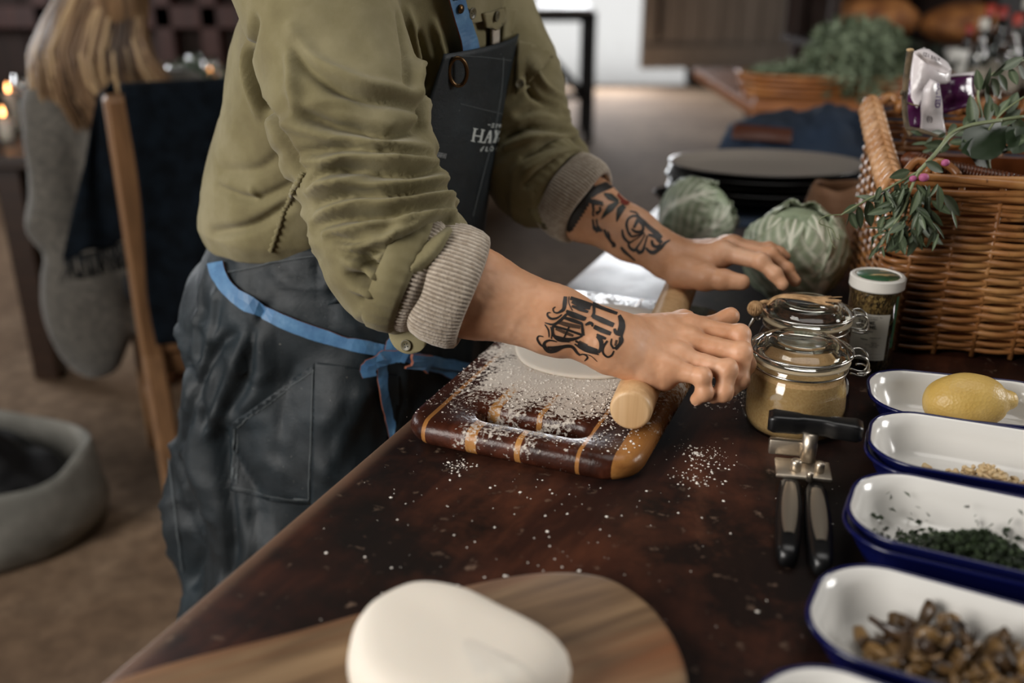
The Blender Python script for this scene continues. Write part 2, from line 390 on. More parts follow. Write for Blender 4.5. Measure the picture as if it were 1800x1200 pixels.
# ------------------------------------------------------------------ worktable
E_ = np.array([.389, .921, 0]); W_ = np.array([.921, -.389, 0]); AZ = math.atan2(-.389, .921)
tab = thing('worktable', 'dark stained wooden worktable with scorched glossy top and worn edge', 'table', (-.2, 1.3, 0), AZ)
m_tab = Mat('dark_stained_tabletop', '#2a150e', .3)
c1 = m_tab.coord((1, .25, 1)); f1 = m_tab.noise(9, 7, .65, c1, .5); f2 = m_tab.noise(3.2, 5, .6, m_tab.coord()); f3 = m_tab.noise(60, 4, .6, m_tab.coord())
bc = m_tab.ramp(f1, [(.28, '#140b08'), (.46, '#2b1711'), (.6, '#48281b'), (.75, '#6c4633')])
bc = m_tab.mix(m_tab.ramp(m_tab.math('ADD', m_tab.math('MULTIPLY', f2, .65), m_tab.math('MULTIPLY', m_tab.noise(15, 6, .7, m_tab.coord()), .35)), [(.46, 0.0), (.56, .92)]), bc, '#0f0a08')
bc = m_tab.mix(m_tab.ramp(f3, [(.62, 0.0), (.74, .6)]), bc, '#7d6656')
cx_ = m_tab.coord(); sp = m_tab.n('SeparateXYZ', {'Vector': cx_})
ed = m_tab.math('MULTIPLY', m_tab.ramp(m_tab.math('ADD', sp.outputs[0], .0), [(0.0, 1.0), (.017, 0.0)]), .75)   # worn pale line along the edge
m_tab.set('Base Color', m_tab.mix(ed, bc, '#7d6350'))
m_tab.set('Roughness', m_tab.ramp(f2, [(.35, .34), (.7, .55)])); m_tab.bump(f1, .3, .0014); m_tab.set('Specular IOR Level', .14)
O2 = np.array([-.502, 0, 0]) - E_*.1                       # corner of the tabletop
v, f = rbox((1.0, 3.0, .042), .005, 2, (.5, 1.5, -.021)); M2 = rotm(AZ); 
to = obj('tabletop', v, f, m_tab, None, True, sharp=30); to.parent = tab
to.location = tuple(M2.T @ (O2+np.array([0, 0, T])-np.array([-.2, 1.3, 0]))); 
def tw(u, w, z): return O2+E_*u+W_*w+np.array([0, 0, z])       # worktable coordinates -> world
m_leg = wood('dark_table_leg', '#1a0e0a', '#2c1811', '#3c2117', 4, (10, 10, .8), .6)
for u in (.12, 2.86):
    for w in (.12, .88):
        v, f = rbox((.09, .09, T-.045), .006, 1, tw(u, w, (T-.045)/2), rotm(AZ)) if 0 else rbox((.09, .09, T-.044), .006, 1)
        obj('leg', v@rotm(AZ).T+tw(u, w, (T-.044)/2), f, m_leg, tab, False)
for w in (.12, .88):
    v, f = rbox((.03, 2.7, .1), .003, 1); obj('apron_rail', v@rotm(AZ).T+tw(1.49, w, T-.093), f, m_leg, tab, False)

# ------------------------------------------------------------------ striped chopping board with handle slot
BO = np.array([-.115, .872, T]); BR_ = -math.radians(22.5); bw, bl, bt = .247, .46, .027
def bd(x, y, z=0): return BO+np.array([math.cos(BR_)*x-math.sin(BR_)*y, math.sin(BR_)*x+math.cos(BR_)*y, z])
m_bd = Mat('laminated_board', '#3a1d12', .3, spec=.3)
cb = m_bd.coord(); sx = m_bd.n('SeparateXYZ', {'Vector': cb}); g1 = m_bd.noise(26, 6, .6, m_bd.coord((1, .1, 1)), .4)
dk = m_bd.ramp(g1, [(.3, '#1c0d08'), (.5, '#3a1c12'), (.72, '#5c3020')]); lt = m_bd.ramp(g1, [(.3, '#7a4d28'), (.55, '#a8743e'), (.75, '#c29257')])
xs = m_bd.math('DIVIDE', sx.outputs[0], bw)
st = m_bd.ramp(xs, [(0, 0.0), (.10, 1.0), (.118, 0.0), (.30, 1.0), (.345, 0.0), (.51, 1.0), (.535, 0.0), (.76, 1.0), (.774, 0.0), (.90, 1.0)], 'CONSTANT')
bc = m_bd.mix(st, dk, lt)
# dusting of flour: thick in the middle, speckled to the edges
yy = m_bd.math('SUBTRACT', sx.outputs[1], .245); xx = m_bd.math('SUBTRACT', sx.outputs[0], .125)
dd = m_bd.math('SQRT', m_bd.math('ADD', m_bd.math('POWER', m_bd.math('DIVIDE', yy, .215), 2.0), m_bd.math('POWER', m_bd.math('DIVIDE', xx, .125), 2.0)))
nn = m_bd.noise(230, 3, .6, cb); n2 = m_bd.noise(24, 5, .65, cb)
fl = m_bd.math('ADD', m_bd.math('SUBTRACT', 1.12, dd), m_bd.math('ADD', m_bd.math('MULTIPLY', m_bd.math('SUBTRACT', nn, .5), 1.5), m_bd.math('MULTIPLY', m_bd.math('SUBTRACT', n2, .5), 1.6)))
flm = m_bd.ramp(fl, [(.16, 0.0), (.36, .97)])
m_bd.set('Base Color', m_bd.mix(flm, bc, '#cfc6bb')); m_bd.set('Roughness', m_bd.math('ADD', m_bd.math('MULTIPLY', flm, .6), .27)); m_bd.bump(fl, .25, .001)
cb_t = thing('chopping_board', 'thick striped walnut and maple chopping board dusted with flour', 'chopping board', tuple(BO), BR_)
hc = np.array([.128, .047]); na = 176
def ring2d(hx, hy, r, c, ctr):
    P = rrect(hx, hy, r, 14)+c; A = np.arctan2(P[:, 1]-ctr[1], P[:, 0]-ctr[0]); o_ = np.argsort(A); A = A[o_]; P = P[o_]
    Pp = np.concatenate([P[-1:], P, P[:1]]); Ap = np.concatenate([[A[-1]-2*PI], A, [A[0]+2*PI]]); t = np.linspace(-PI, PI, na, endpoint=False)
    out = []
    for a in t:                       # exact crossing of the ray with the outline polygon
        k = np.searchsorted(Ap, a)-1; p, q = Pp[k], Pp[k+1]; d = np.array([math.cos(a), math.sin(a)]); e = q-p
        den = d[0]*e[1]-d[1]*e[0]; s = ((p-ctr)[0]*e[1]-(p-ctr)[1]*e[0])/den if abs(den) > 1e-12 else 0
        out.append(ctr+d*s)
    return np.array(out)
rings = []; R0 = .0125
for a in np.linspace(-PI/2, PI/2, 9):
    ins = R0*(1-math.cos(a)); rings.append(np.c_[ring2d(bw/2-ins, bl/2-ins, .036-ins*.5, np.array([bw/2, bl/2]), hc), np.full(na, bt/2+(bt/2)*math.sin(a))])
for a in np.linspace(PI/2, -PI/2, 9):
    ins = .007*(1-math.cos(a)); rings.append(np.c_[ring2d(.056+ins, .0125+ins, .0124+ins*.9, hc, hc), np.full(na, bt/2+(bt/2)*math.sin(a))])
rings.append(rings[0]); v, f = loft(rings, capb=False, capt=False); obj('board', v, f, m_bd, cb_t, True, world=False)

m_flour = Mat('flour', '#e9e3da', .95)
b = MB(); oct_v = np.array([(1, 0, 0), (-1, 0, 0), (0, 1, 0), (0, -1, 0), (0, 0, 1), (0, 0, -1)], float); oct_f = [(0, 2, 4), (2, 1, 4), (1, 3, 4), (3, 0, 4), (2, 0, 5), (1, 2, 5), (3, 1, 5), (0, 3, 5)]
def speck(p, r): b.add(oct_v*np.array([r, r*random.uniform(.6, 1), r*.6])@rotm(random.uniform(0, 6)).T+p, oct_f)
def on_board(x, y): return .006 < x < bw-.006 and .008 < y < bl-.006 and not (abs(x-hc[0]) < .064 and abs(y-hc[1]) < .02)
k = 0
while k < 2300:
    x = random.gauss(.122, .075); y = random.gauss(.15, .075)
    if not on_board(x, y): continue
    speck(bd(x, y, bt+.0003), abs(random.gauss(0, .0007))+.0003); k += 1
for k in range(500):
    x = random.gauss(.205, .022); y = random.gauss(.12, .06)
    if on_board(x, y): speck(bd(x, y, bt+.0003), abs(random.gauss(0, .0008))+.0003)
b.build('flour_specks', m_flour, None, False); tag(bpy.data.objects['flour_specks'], 'loose white flour specks scattered over the striped chopping board', 'flour', kind='stuff')
b = MB()
for cx, cy, s, n in ((1235, 800, .014, 130), (1222, 840, .012, 60), (1265, 700, .02, 130), (805, 818, .008, 60), (1300, 690, .014, 70), (1100, 930, .12, 130), (850, 880, .07, 60), (760, 700, .03, 0)):
    q = Pz(cx, cy, T)
    for k in range(n): 
        p = q+np.array([random.gauss(0, s), random.gauss(0, s), .0003]); l = np.array([[math.cos(-BR_), -math.sin(-BR_)], [math.sin(-BR_), math.cos(-BR_)]])@(p-BO)[:2]
        if -.004 < l[0] < bw+.004 and -.004 < l[1] < bl: continue
        if (p-O2)@W_ > .01 and not (np.hypot(p[0]-.294, p[1]-.915) < .056): speck(p, abs(random.gauss(0, .0007))+.0003)
b.build('spilled_flour', m_flour, None, False); tag(bpy.data.objects['spilled_flour'], 'small clumps of flour spilled on the dark tabletop beside the board', 'flour', kind='stuff')

# sheet of dough under the forearm
m_dough = Mat('raw_dough', '#e2d9cb', .65, Subsurface_Weight=.12, Subsurface_Radius=(.01, .006, .004)); m_dough.bump(m_dough.noise(45, 4), .12, .002)
def blob(outline, zs, ins, n=72):
    P = smooth_path(np.array(list(outline)+[outline[0], outline[1]]), n+1)[:-1]; c = P.mean(0); return [np.c_[c+(P-c)*(1-i), np.full(len(P), z)] for z, i in zip(zs, ins)]
ol = [(.118+.098*math.cos(a)*(1+.06*math.sin(3*a)), .285+.13*math.sin(a)*(1+.05*math.cos(2*a))) for a in np.linspace(0, 2*PI, 13)[:-1]]
rg = blob(ol, [0, .0012, .003, .0042, .0046, .0046, .0044], [.01, -.0, .005, .03, .08, .3, .7]); v, f = loft(rg)
so = obj('dough_sheet', np.array([bd(*q) for q in v+np.array([0, 0, bt+.0002])]), f, m_dough); tag(so, 'thin pale sheet of rolled dough under the forearm on the striped board', 'dough')

# rolling pin
m_pin = wood('pale_beech', '#b98d5d', '#d0a878', '#ddbb90', 5, (18, 18, .6), .45, .05)
pa = np.array([.1135, .838, T+bt+.0052+.0205]); pd_ = np.array([.281, .9597, 0]); Lp = .40
pin = thing('rolling_pin', 'plain pale beech rolling pin lying under both hands on the board', 'rolling pin', tuple(pa))
zz = [0, 0, .0006, .002, .005, .02, Lp-.02, Lp-.005, Lp-.002, Lp-.0006, Lp, Lp]; rr_ = [.0001, .0165, .0188, .02, .0206, .0208, .0208, .0206, .02, .0188, .0165, .0001]
N2 = np.array([pd_[1], -pd_[0], 0]); v = []
for z, r in zip(zz, rr_): v.append([pa+pd_*z+r*(math.cos(a)*N2+math.sin(a)*np.array([0, 0, 1])) for a in np.arange(40)*2*PI/40])
v, f = loft([np.array(q) for q in v]); po = obj('pin_body', v, [q[::-1] for q in f], m_pin, pin); po.data.set_sharp_from_angle(angle=math.radians(50))

# ------------------------------------------------------------------ glass jars
def thin_glass(name, tint, rough=.03, refl=1.0):
    m = Mat(name); nt = m.nt; nt.nodes.remove(m.b); tr = m.n('BsdfTransparent', {'Color': col(tint)}); gl = m.n('BsdfGlossy', {'Color': (1, 1, 1, 1), 'Roughness': rough})
    fr = m.math('ADD', m.math('MULTIPLY', m.math('POWER', m.n('LayerWeight', {'Blend': .5}).outputs['Facing'], 4.0), .75), .045); mx = m.n('MixShader', {'Fac': m.math('MULTIPLY', fr, refl), 1: tr.outputs[0], 2: gl.outputs[0]}); nt.links.new(mx.outputs[0], nt.nodes['Material Output'].inputs[0]); return m
m_glass = thin_glass('clear_jar_glass', '#f1f3ee'); m_lidg = Mat('thick_lid_glass', '#f4f5ef', .02, Transmission_Weight=1.0, IOR=1.45)
m_wire = Mat('bright_steel_wire', '#b9b6b0', .25, 1.0)
m_gask = Mat('pale_rubber_gasket', '#b9a98c', .6, Alpha=.8)
m_sugar = Mat('brown_sugar_grain', '#a87c4c', .85); _n = m_sugar.noise(420, 2); m_sugar.set('Base Color', m_sugar.mix(m_sugar.noise(7, 3), m_sugar.ramp(_n, [(.3, '#b68c5f'), (.7, '#dcb98b')]), '#c79d6f')); m_sugar.bump(_n, .5, .001)
m_dks = Mat('dark_dried_mix', '#4a2f20', .8); _n = m_dks.noise(160, 3); m_dks.set('Base Color', m_dks.ramp(_n, [(.35, '#2c1a12'), (.65, '#6d4a34')])); m_dks.bump(_n, .5, .002)
def jar(name, label, c, rz, content, clabel, cm, top):
    t = thing(name, label, 'jar', (c[0], c[1], T), rz)
    po_ = [(.03, 0), (.044, .0), (.050, .004), (.0528, .014), (.0535, .03), (.0525, .046), (.0495, .058), (.0462, .064), (.0455, .0665), (.0475, .068), (.0478, .071), (.046, .073), (.0465, .0765)]
    pi_ = [(r-.003, max(z, .004)) for r, z in po_[::-1]]; v, f = lathe([(.0001, 0)]+po_+pi_+[(.0001, .004)], 56); obj('jar_body', v, f, m_glass, t, world=False)
    lid = [(.0001, .0975), (.022, .0975), (.0235, .0963), (.0255, .0963), (.027, .0975), (.033, .097), (.036, .0945), (.038, .0945), (.041, .094), (.046, .0905), (.0498, .089), (.0505, .0865), (.0498, .0835), (.047, .0825), (.0455, .079), (.040, .078), (.038, .086), (.030, .0915), (.0001, .0918)]
    v, f = lathe(lid[::-1], 56); lo_ = obj('jar_lid', v, f, m_lidg, t, world=False)
    v, f = lathe([(.0445, .0768), (.0492, .0768), (.0496, .078), (.0492, .0792), (.0445, .0792)], 48); obj('rubber_seal', v, f, m_gask, t, world=False)
    b = MB(); A = np.linspace(0, 2*PI, 49)[:-1]
    b.add(*tube(np.c_[.0472*np.cos(A), .0472*np.sin(A), np.full(48, .0698)], .0011, 6, closed=True)); b.add(*tube(np.c_[.051*np.cos(A), .051*np.sin(A), np.full(48, .0872)], .0011, 6, closed=True))
    b.build('wire_band', m_wire, t, world=False)
    cl = MB()
    for s in (-1, 1):
        cl.add(*tube(smooth_path([(.0505, s*.010, .088), (.057, s*.0105, .089), (.0635, s*.009, .085), (.066, s*.007, .077), (.0645, s*.006, .069), (.060, s*.006, .066), (.049, s*.006, .068)], 22), .0011, 6))
    cl.add(*tube([(.0655, -.0075, .079), (.0655, .0075, .079)], .0011, 6)); cl.add(*tube([(.0635, -.007, .0675), (.0635, .007, .0675)], .0011, 6)); cl.add(*tube(smooth_path([(.055, -.012, .0705), (.062, -.012, .0715), (.0675, -.004, .071), (.0675, .004, .071), (.062, .012, .0715), (.055, .012, .0705)], 16), .0011, 6))
    cl.build('wire_clasp', m_wire, t, world=False)
    hg = MB()
    for s in (-1, 1):
        a = np.linspace(0, 4.2*PI, 40); hg.add(*tube(np.c_[-.0545-.004*np.cos(a), s*(.006+.0006*a/PI), .078+.004*np.sin(a)], .0011, 6)); hg.add(*tube(smooth_path([(-.0505, s*.006, .0872), (-.056, s*.007, .086), (-.058, s*.007, .08)], 8), .0011, 6))
    hg.add(*tube(smooth_path([(-.055, -.007, .076), (-.061, -.004, .064), (-.065, 0, .05), (-.061, .004, .064), (-.055, .007, .076)], 20), .0011, 6))
    hg.build('wire_hinge', m_wire, t, world=False)
    pc = [(.0001, .0046)]+[(r-.0036, max(z, .0046)) for r, z in po_ if .004 <= z <= top and r > .03]; pc.append((pc[-1][0]-.002, top+.003)); pc.append((.0001, top+.005))
    v, f = lathe(pc, 48); w = v+np.array([0, 0, 1])*(noise3(v, 60)*.0012*(v[:, 2] > top))[:, None]
    o = obj(content, w@rotm(rz).T+np.array([c[0], c[1], T]), f, cm); tag(o, clabel, 'dry food', kind='stuff'); return t
J1 = (.2955, .914); J2 = (.334, 1.028)
jar('clip_top_jar', 'clip top glass jar filled with light brown sugar, beside the can opener', J1, math.radians(-16), 'brown_sugar', 'light brown sugar filling the front glass jar', m_sugar, .062)
jar('clip_top_jar', 'clip top glass jar with raffia twine over its lid, beside the herb shaker', J2, math.radians(-12), 'dried_mix', 'dark dried mix inside the twine tied jar', m_dks, .058)
m_tw = two('raffia_twine', '#8e6c45', '#c7a176', 90, .85, stretch=(1, 1, 1))
tw_ = thing('twine_bow', 'frayed tan twine tied over the lid of the rear jar', 'twine', (J2[0], J2[1], T+.098))
def jl(x, y, z): return np.array([J2[0]+x, J2[1]+y, T+z])
b = MB()
for k in range(16):
    s = k/15; y1 = .012-.04*s; p = [jl(-.046, .002+random.gauss(0, .002), .0935), jl(-.034, .004+random.gauss(0, .002), .1015), jl(-.012, .003-.012*s, .1015+random.uniform(0, .003)), jl(.010+random.uniform(-.005, .008), .006-.022*s, .1005), jl(.03+random.uniform(-.008, .012)-.014*s, .010-.032*s, .1)]
    b.add(*tube(smooth_path(p, 14), np.linspace(.0013, .0005+.0004*random.random(), 14), 5))
b.build('frayed_end', m_tw, tw_)
b = MB()
for k in range(9):
    a = np.linspace(0, 2*PI, 14); ph = k*.7; b.add(*tube(np.c_[J2[0]-.0605+.0075*np.cos(a)*math.cos(ph), J2[1]-.004+.0075*np.cos(a)*math.sin(ph), T+.0905+.0075*np.sin(a)], .0016, 5, closed=False))
b.add(*tube(smooth_path([jl(-.062, -.004, .0905), jl(-.052, 0, .0965), jl(-.044, .002, .0955)], 8), .0025, 6)); b.build('knot', m_tw, tw_)

# ------------------------------------------------------------------ shaker of dried herbs
HC = np.array([.428, 1.078, T]); hr = .0288
hs = thing('herb_shaker', 'clear plastic shaker of dried herbs with white cap and printed label', 'herb shaker', tuple(HC))
v, f = lathe([(.0001, 0), (hr-.001, 0), (hr, .0015), (hr, .098), (hr-.0008, .098), (hr-.0008, .003), (.0001, .003)], 48); obj('clear_tube', v, f, thin_glass('clear_plastic', '#f4f2ea', .08), hs, world=False)
m_cap = Mat('white_cap_plastic', '#d9d6cf', .4)
cr = []; ng = 120
prof = [(.0001, .0985), (hr+.001, .0985), (hr+.0022, .1), (hr+.0022, .1115), (hr+.0008, .113), (hr-.0025, .1132), (hr-.0035, .1118), (.0001, .1118)]
for r, z in prof:
    a = np.arange(ng)*2*PI/ng; rr = r+(.00035*(np.arange(ng) % 2) if .099 < z < .112 and r > hr else 0); cr.append(np.c_[rr*np.cos(a), rr*np.sin(a), np.full(ng, z)])
v, f = loft(cr); obj('cap', v, [q for q in f], m_cap, hs, world=False, sharp=40)
m_green = Mat('green_gold_sticker', '#2f5a3c', .35); _n = m_green.noise(75, 4, .6, m_green.coord((.5, 1.6, 1))); m_green.set('Base Color', m_green.ramp(_n, [(.56, '#2c5538'), (.60, '#cdb27c')]))
v, f = lathe([(.0001, .1124), (.0236, .1124), (.0238, .1121), (.0238, .1117)], 40); obj('cap_sticker', v, f, m_green, hs, world=False)
m_herb = Mat('dried_herb_flakes', '#3a2a18', .85); vo = m_herb.n('TexVoronoi', {'Vector': m_herb.coord((1, 1, .45), (0, .5, 0)), 'Scale': 620.0}); m_herb.set('Base Color', m_herb.ramp(m_herb.n('SeparateColor', {'Color': vo.outputs['Color']}).outputs[0], [(0, '#1c140c'), (.4, '#4a3620'), (.65, '#80663d'), (.88, '#bba473')])); m_herb.bump(vo.outputs['Distance'], .6, .001)
v, f = lathe([(.0001, .0032), (hr-.0014, .0032), (hr-.0014, .09), (hr-.004, .094), (.0001, .095)], 48); o = obj('dried_herbs', v+HC, f, m_herb); tag(o, 'brown green dried herb flakes inside the clear shaker', 'herbs', kind='stuff')
b = MB()
for k in range(900):
    a = random.uniform(0, 2*PI); z = random.uniform(.006, .096); l = random.uniform(.0012, .0028); ct = random.uniform(0, PI); r = hr-.0011
    d = np.array([-math.sin(a)*math.cos(ct), math.cos(a)*math.cos(ct), math.sin(ct)])*l; e = np.array([-math.sin(a)*-math.sin(ct), math.cos(a)*-math.sin(ct), math.cos(ct)])*l*.2; c = np.array([r*math.cos(a), r*math.sin(a), z])
    b.add([c-d-e, c+d-e, c+d+e, c-d+e], [(0, 1, 2, 3)])
o = b.build('herb_flakes', two('pale_herb_flakes', '#3b2c1b', '#a8916a', 300, .8), None, False); o.data.transform(Matrix.Translation(HC)); tag(o, 'pale loose flakes pressed against the wall of the herb shaker', 'herbs', kind='stuff')
fa = math.atan2(-HC[1], -HC[0])-.05     # side of the tube that faces the viewer
def wrap(v2, r): return np.c_[r*np.cos(fa+v2[:, 0]/hr), r*np.sin(fa+v2[:, 0]/hr), v2[:, 1]]
u = np.linspace(-.0215, .0225, 18); zz = np.linspace(.016, .073, 4); g = np.stack(np.meshgrid(u, zz, indexing='ij'), -1).reshape(-1, 2); lb = obj('printed_label', wrap(g, hr+.0003), grid_faces(18, 4), Mat('cream_paper', '#c9c6bc', .6), hs, world=False)
b = MB()
for s, z, bo, x in (('STORAGE: Store in a cool, dry', .0692, 0, -.020), ('place out of direct sunlight', .0666, 0, -.020), ('TRY ME.', .0608, .03, -.0135), ('LOVE ME.', .0555, .03, -.0150), ('refund and replace', .0512, .02, -.015), ('is 100%', .0484, .02, -.008), ('contact our', .0438, 0, .002), ('helpline', .041, .02, -.008), ('please', .0375, 0, .004), ('quote the date', .035, 0, -.002), ('and area', .0327, 0, .003), ('the U.K. for', .0300, 0, -.012), ('foods Limited.', .0277, 0, -.012), ('(7 BAG)', .0252, 0, -.012), ('PLASTIC', .0222, .02, -.012), ('card recycling', .0202, .02, -.012), ('recycling', .0168, .02, -.010)):
    sz = .0056 if 'ME.' in s else .0026; v, f = text_mesh(s, sz, bold=bo*sz)
    if len(v): v2 = v[:, :2]+np.array([x, z]); v2 = v2[:, :]; b.add(wrap(v2, hr+.0005), f)
for z in (.0242, .0192, .0158): g = np.stack(np.meshgrid(np.linspace(-.012, .018, 10), [z, z+.0002], indexing='ij'), -1).reshape(-1, 2); b.add(wrap(g, hr+.0005), grid_faces(10, 2))
b.build('lettering', Mat('black_ink', '#171614', .6), lb, False, world=False)['kind'] = 'stuff'
g = np.stack(np.meshgrid(np.linspace(.029, .034, 5), np.linspace(.03, .094, 4), indexing='ij'), -1).reshape(-1, 2); obj('green_label', wrap(g, hr+.0003), grid_faces(5, 4), Mat('green_label_paper', '#2f6a48', .5), hs, world=False)

# ------------------------------------------------------------------ enamel dishes, nested in places
m_en = Mat('white_enamel', '#dad8d3', .16, spec=.55); m_blue = Mat('navy_enamel_rim', '#0b1040', .2)
def dish_mesh():
    R = []
    for hx, hy, r, z in ((.001, .001, .0009, .0), (.070, .036, .03, .0), (.078, .043, .035, .003), (.088, .0515, .041, .022), (.0905, .0535, .043, .0335), (.0955, .0575, .046, .0362)): R.append(np.c_[rrect(hx, hy, r, 12), np.full(48, z)])
    rim = []
    for a in np.linspace(-.6*PI, .95*PI, 10): rim.append(np.c_[rrect(.0958+.0019*math.cos(a), .0578+.0019*math.cos(a), .046+.0019*math.cos(a), 12), np.full(48, .0366+.0019*math.sin(a))])
    I = []
    for hx, hy, r, z in ((.0942, .0562, .045, .0374), (.0895, .0525, .042, .0352), (.086, .0495, .039, .026), (.077, .042, .034, .0065), (.069, .035, .029, .0022), (.04, .02, .018, .0018), (.001, .001, .0009, .0018)): I.append(np.c_[rrect(hx, hy, r, 12), np.full(48, z)])
    return R, rim, I
_R1, _rim, _I = dish_mesh()
def dish(label, x, y, deg, z=0, group=None):
    t = thing('enamel_dish', label, 'dish', (x, y, T+z), math.radians(deg), group)
    v, f = loft(_R1, capt=False); obj('dish_outside', v, f, m_blue, t, world=False)
    v, f = loft(_I, capb=False); obj('dish_inside', v, f, m_en, t, world=False)
    v, f = loft(_rim, capb=False, capt=False); obj('blue_rim', v, f, m_blue, t, world=False); return t
D = [(.468, .902, -15), (.424, .774, -22), (.366, .652, -26), (.299, .527, -29), (.228, .415, -32)]
LB = ['white enamel dish with navy rim holding one lemon, in front of the basket', 'white enamel dish with navy rim holding chopped garlic, nested on another dish', 'white enamel dish with navy rim holding chopped green herbs, nested on another dish', 'white enamel dish with navy rim holding fried mushrooms', 'empty white enamel dish with navy rim next to the mushroom dish']
DZ = [0, .0085, .0085, 0, 0]
for k, (x, y, a) in enumerate(D):
    dish(LB[k], x, y, a, DZ[k])
    if DZ[k]: dish('lower enamel dish under the dish of '+('garlic' if k == 1 else 'green herbs'), x-.002, y, a+.5, 0)
def dl(k, x, y, z=0): a = math.radians(D[k][2]); return np.array([D[k][0]+x*math.cos(a)-y*math.sin(a), D[k][1]+x*math.sin(a)+y*math.cos(a), T+DZ[k]+z])
# lemon
m_lem = Mat('lemon_peel', '#c9a146', .42, Subsurface_Weight=.06, Subsurface_Radius=(.01, .006, .002)); vo = m_lem.n('TexVoronoi', {'Vector': m_lem.coord(), 'Scale': 330.0}); m_lem.set('Base Color', m_lem.ramp(m_lem.noise(30, 3), [(.3, '#b7954a'), (.7, '#cbac66')])); m_lem.bump(vo.outputs['Distance'], .35, .001)
lt_ = np.linspace(0, PI, 30); pr = np.stack([.0295*np.sin(lt_)**.82, -.041*np.cos(lt_)], 1)
pr = [(max(r, .0001), z) for r, z in pr]; pr = [(r, z) for r, z in pr if z < .036]; pr += [(.0138, .0368), (.0105, .041), (.0092, .045), (.0072, .0485), (.0035, .0502), (.0001, .0505)]
v, f = lathe(pr, 40); v = v@np.array(Matrix.Rotation(PI/2, 3, 'Y')).T; v += noise3(v, 55)[:, None]*.0008*v/np.linalg.norm(v, axis=1)[:, None]
lq = dl(0, -.002, -.004, .034); o = obj('lemon', v@rotm(math.radians(-7), math.radians(-6)).T, f, m_lem); o.location = tuple(lq); tag(o, 'whole yellow lemon lying in the enamel dish in front of the basket', 'lemon')
# chopped garlic
m_gar = Mat('chopped_garlic', '#c4ab82', .45, Subsurface_Weight=.2, Subsurface_Radius=(.006, .004, .003)); b = MB()
for k in range(190):
    r = abs(random.gauss(0, .5)); a = random.uniform(0, 2*PI); x = .010+r*.048*math.cos(a); y = -.004+r*.022*math.sin(a); h = .004+max(0, .020*(1-r))*random.random()
    if abs(x) > .07 or abs(y) > .036: continue
    v, f = rbox(np.array([random.uniform(.004, .011), random.uniform(.003, .006), random.uniform(.002, .004)]), .0012, 1); b.add((v@rotm(random.uniform(0, 6), random.gauss(0, .5), random.gauss(0, .5)).T)+dl(1, x, y, h+.0015), f)
o = b.build('chopped_garlic', m_gar, None, True); tag(o, 'small heap of pale chopped garlic in an enamel dish', 'garlic', kind='stuff')
# chopped herbs
m_ch = Mat('chopped_parsley', '#233018', .7); m_ch.set('Base Color', m_ch.ramp(m_ch.noise(150, 2), [(.3, '#141e10'), (.6, '#2a3a1e'), (.8, '#4a5a33')])); b = MB()
for k in range(3000):
    r = abs(random.gauss(0, .55)); a = random.uniform(0, 2*PI); x = .006+r*.066*math.cos(a); y = -.006+r*.030*math.sin(a)
    if k > 2960: x, y = random.uniform(-.07, .06), random.uniform(.02, .043)
    if abs(x) > .078 or abs(y) > .042: continue
    h = .003+max(0, .032*(1-r**1.3))*random.random(); e = max(abs(y)-.034, 0)*2.2+max(abs(x)-.068, 0)*2.2; l = random.uniform(.0015, .0045); w = random.uniform(.0012, .003); q = rotm(random.uniform(0, 6), random.gauss(0, .6), random.gauss(0, .6))
    b.add(np.array([(-l, 0, 0), (0, -w, .0006), (l, 0, 0), (0, w, .0006)])@q.T+dl(2, x, y, h+e), [(0, 1, 2, 3)])
o = b.build('chopped_herbs', m_ch, None, False); tag(o, 'dark green finely chopped herbs heaped in an enamel dish', 'herbs', kind='stuff')
# fried mushrooms
m_mu = Mat('fried_mushroom', '#5b4028', .3); _n = m_mu.noise(60, 4, .6); m_mu.set('Base Color', m_mu.mix(m_mu.math('POWER', m_mu.rnd(), 3.0), m_mu.ramp(_n, [(.35, '#1a100a'), (.55, '#3b291a'), (.75, '#64492d')]), '#8f6f44')); m_mu.bump(_n, .5, .002)
var = []
for k in range(6):
    n = 9; bend = .6+.35*k; t = np.linspace(-.5, .5, n); L = .034+.004*(k % 3); P = np.c_[L*np.sin(t*bend)/bend*1.0, np.zeros(n), L*.5*(1-np.cos(t*bend))*1.2]; w = (.0062-.002*np.abs(t)*1.6)*(1+.35*np.sin(6*t+k)); rg = []
    for i in range(n): a = np.arange(8)*2*PI/8; rg.append(P[i]+np.c_[np.zeros(8), w[i]*np.cos(a)*(1.25 if i < 3 else .8), w[i]*.55*np.sin(a)])
    rg = [q+noise3(q, 240, k)[:, None]*.0009 for q in rg]; var.append(loft(rg))
ms = []
for k in range(96):
    lay = k//32; r = math.sqrt(random.random()); a = random.uniform(0, 2*PI); x = .006+r*(.072-.011*lay)*math.cos(a); y = -.003+r*(.037-.006*lay)*math.sin(a); z = .0055+.0068*lay+random.uniform(0, .003)+(.004 if r > .85 and lay == 0 else 0)
    if k < 6: v, f = var[k]; o = obj('fried_mushroom', v, f, m_mu); ms.append(o)
    else: o = ms[k % 6].copy(); C.objects.link(o)
    o.location = tuple(dl(3, x, y, z)); o.rotation_euler = (random.gauss(0, .3)+random.choice((0, 0, 1.4)), random.gauss(0, .16), random.uniform(0, 6.28)); tag(o, 'brown fried mushroom slice in the pile filling the enamel dish', 'mushroom', 'fried mushroom slices in the enamel dish')

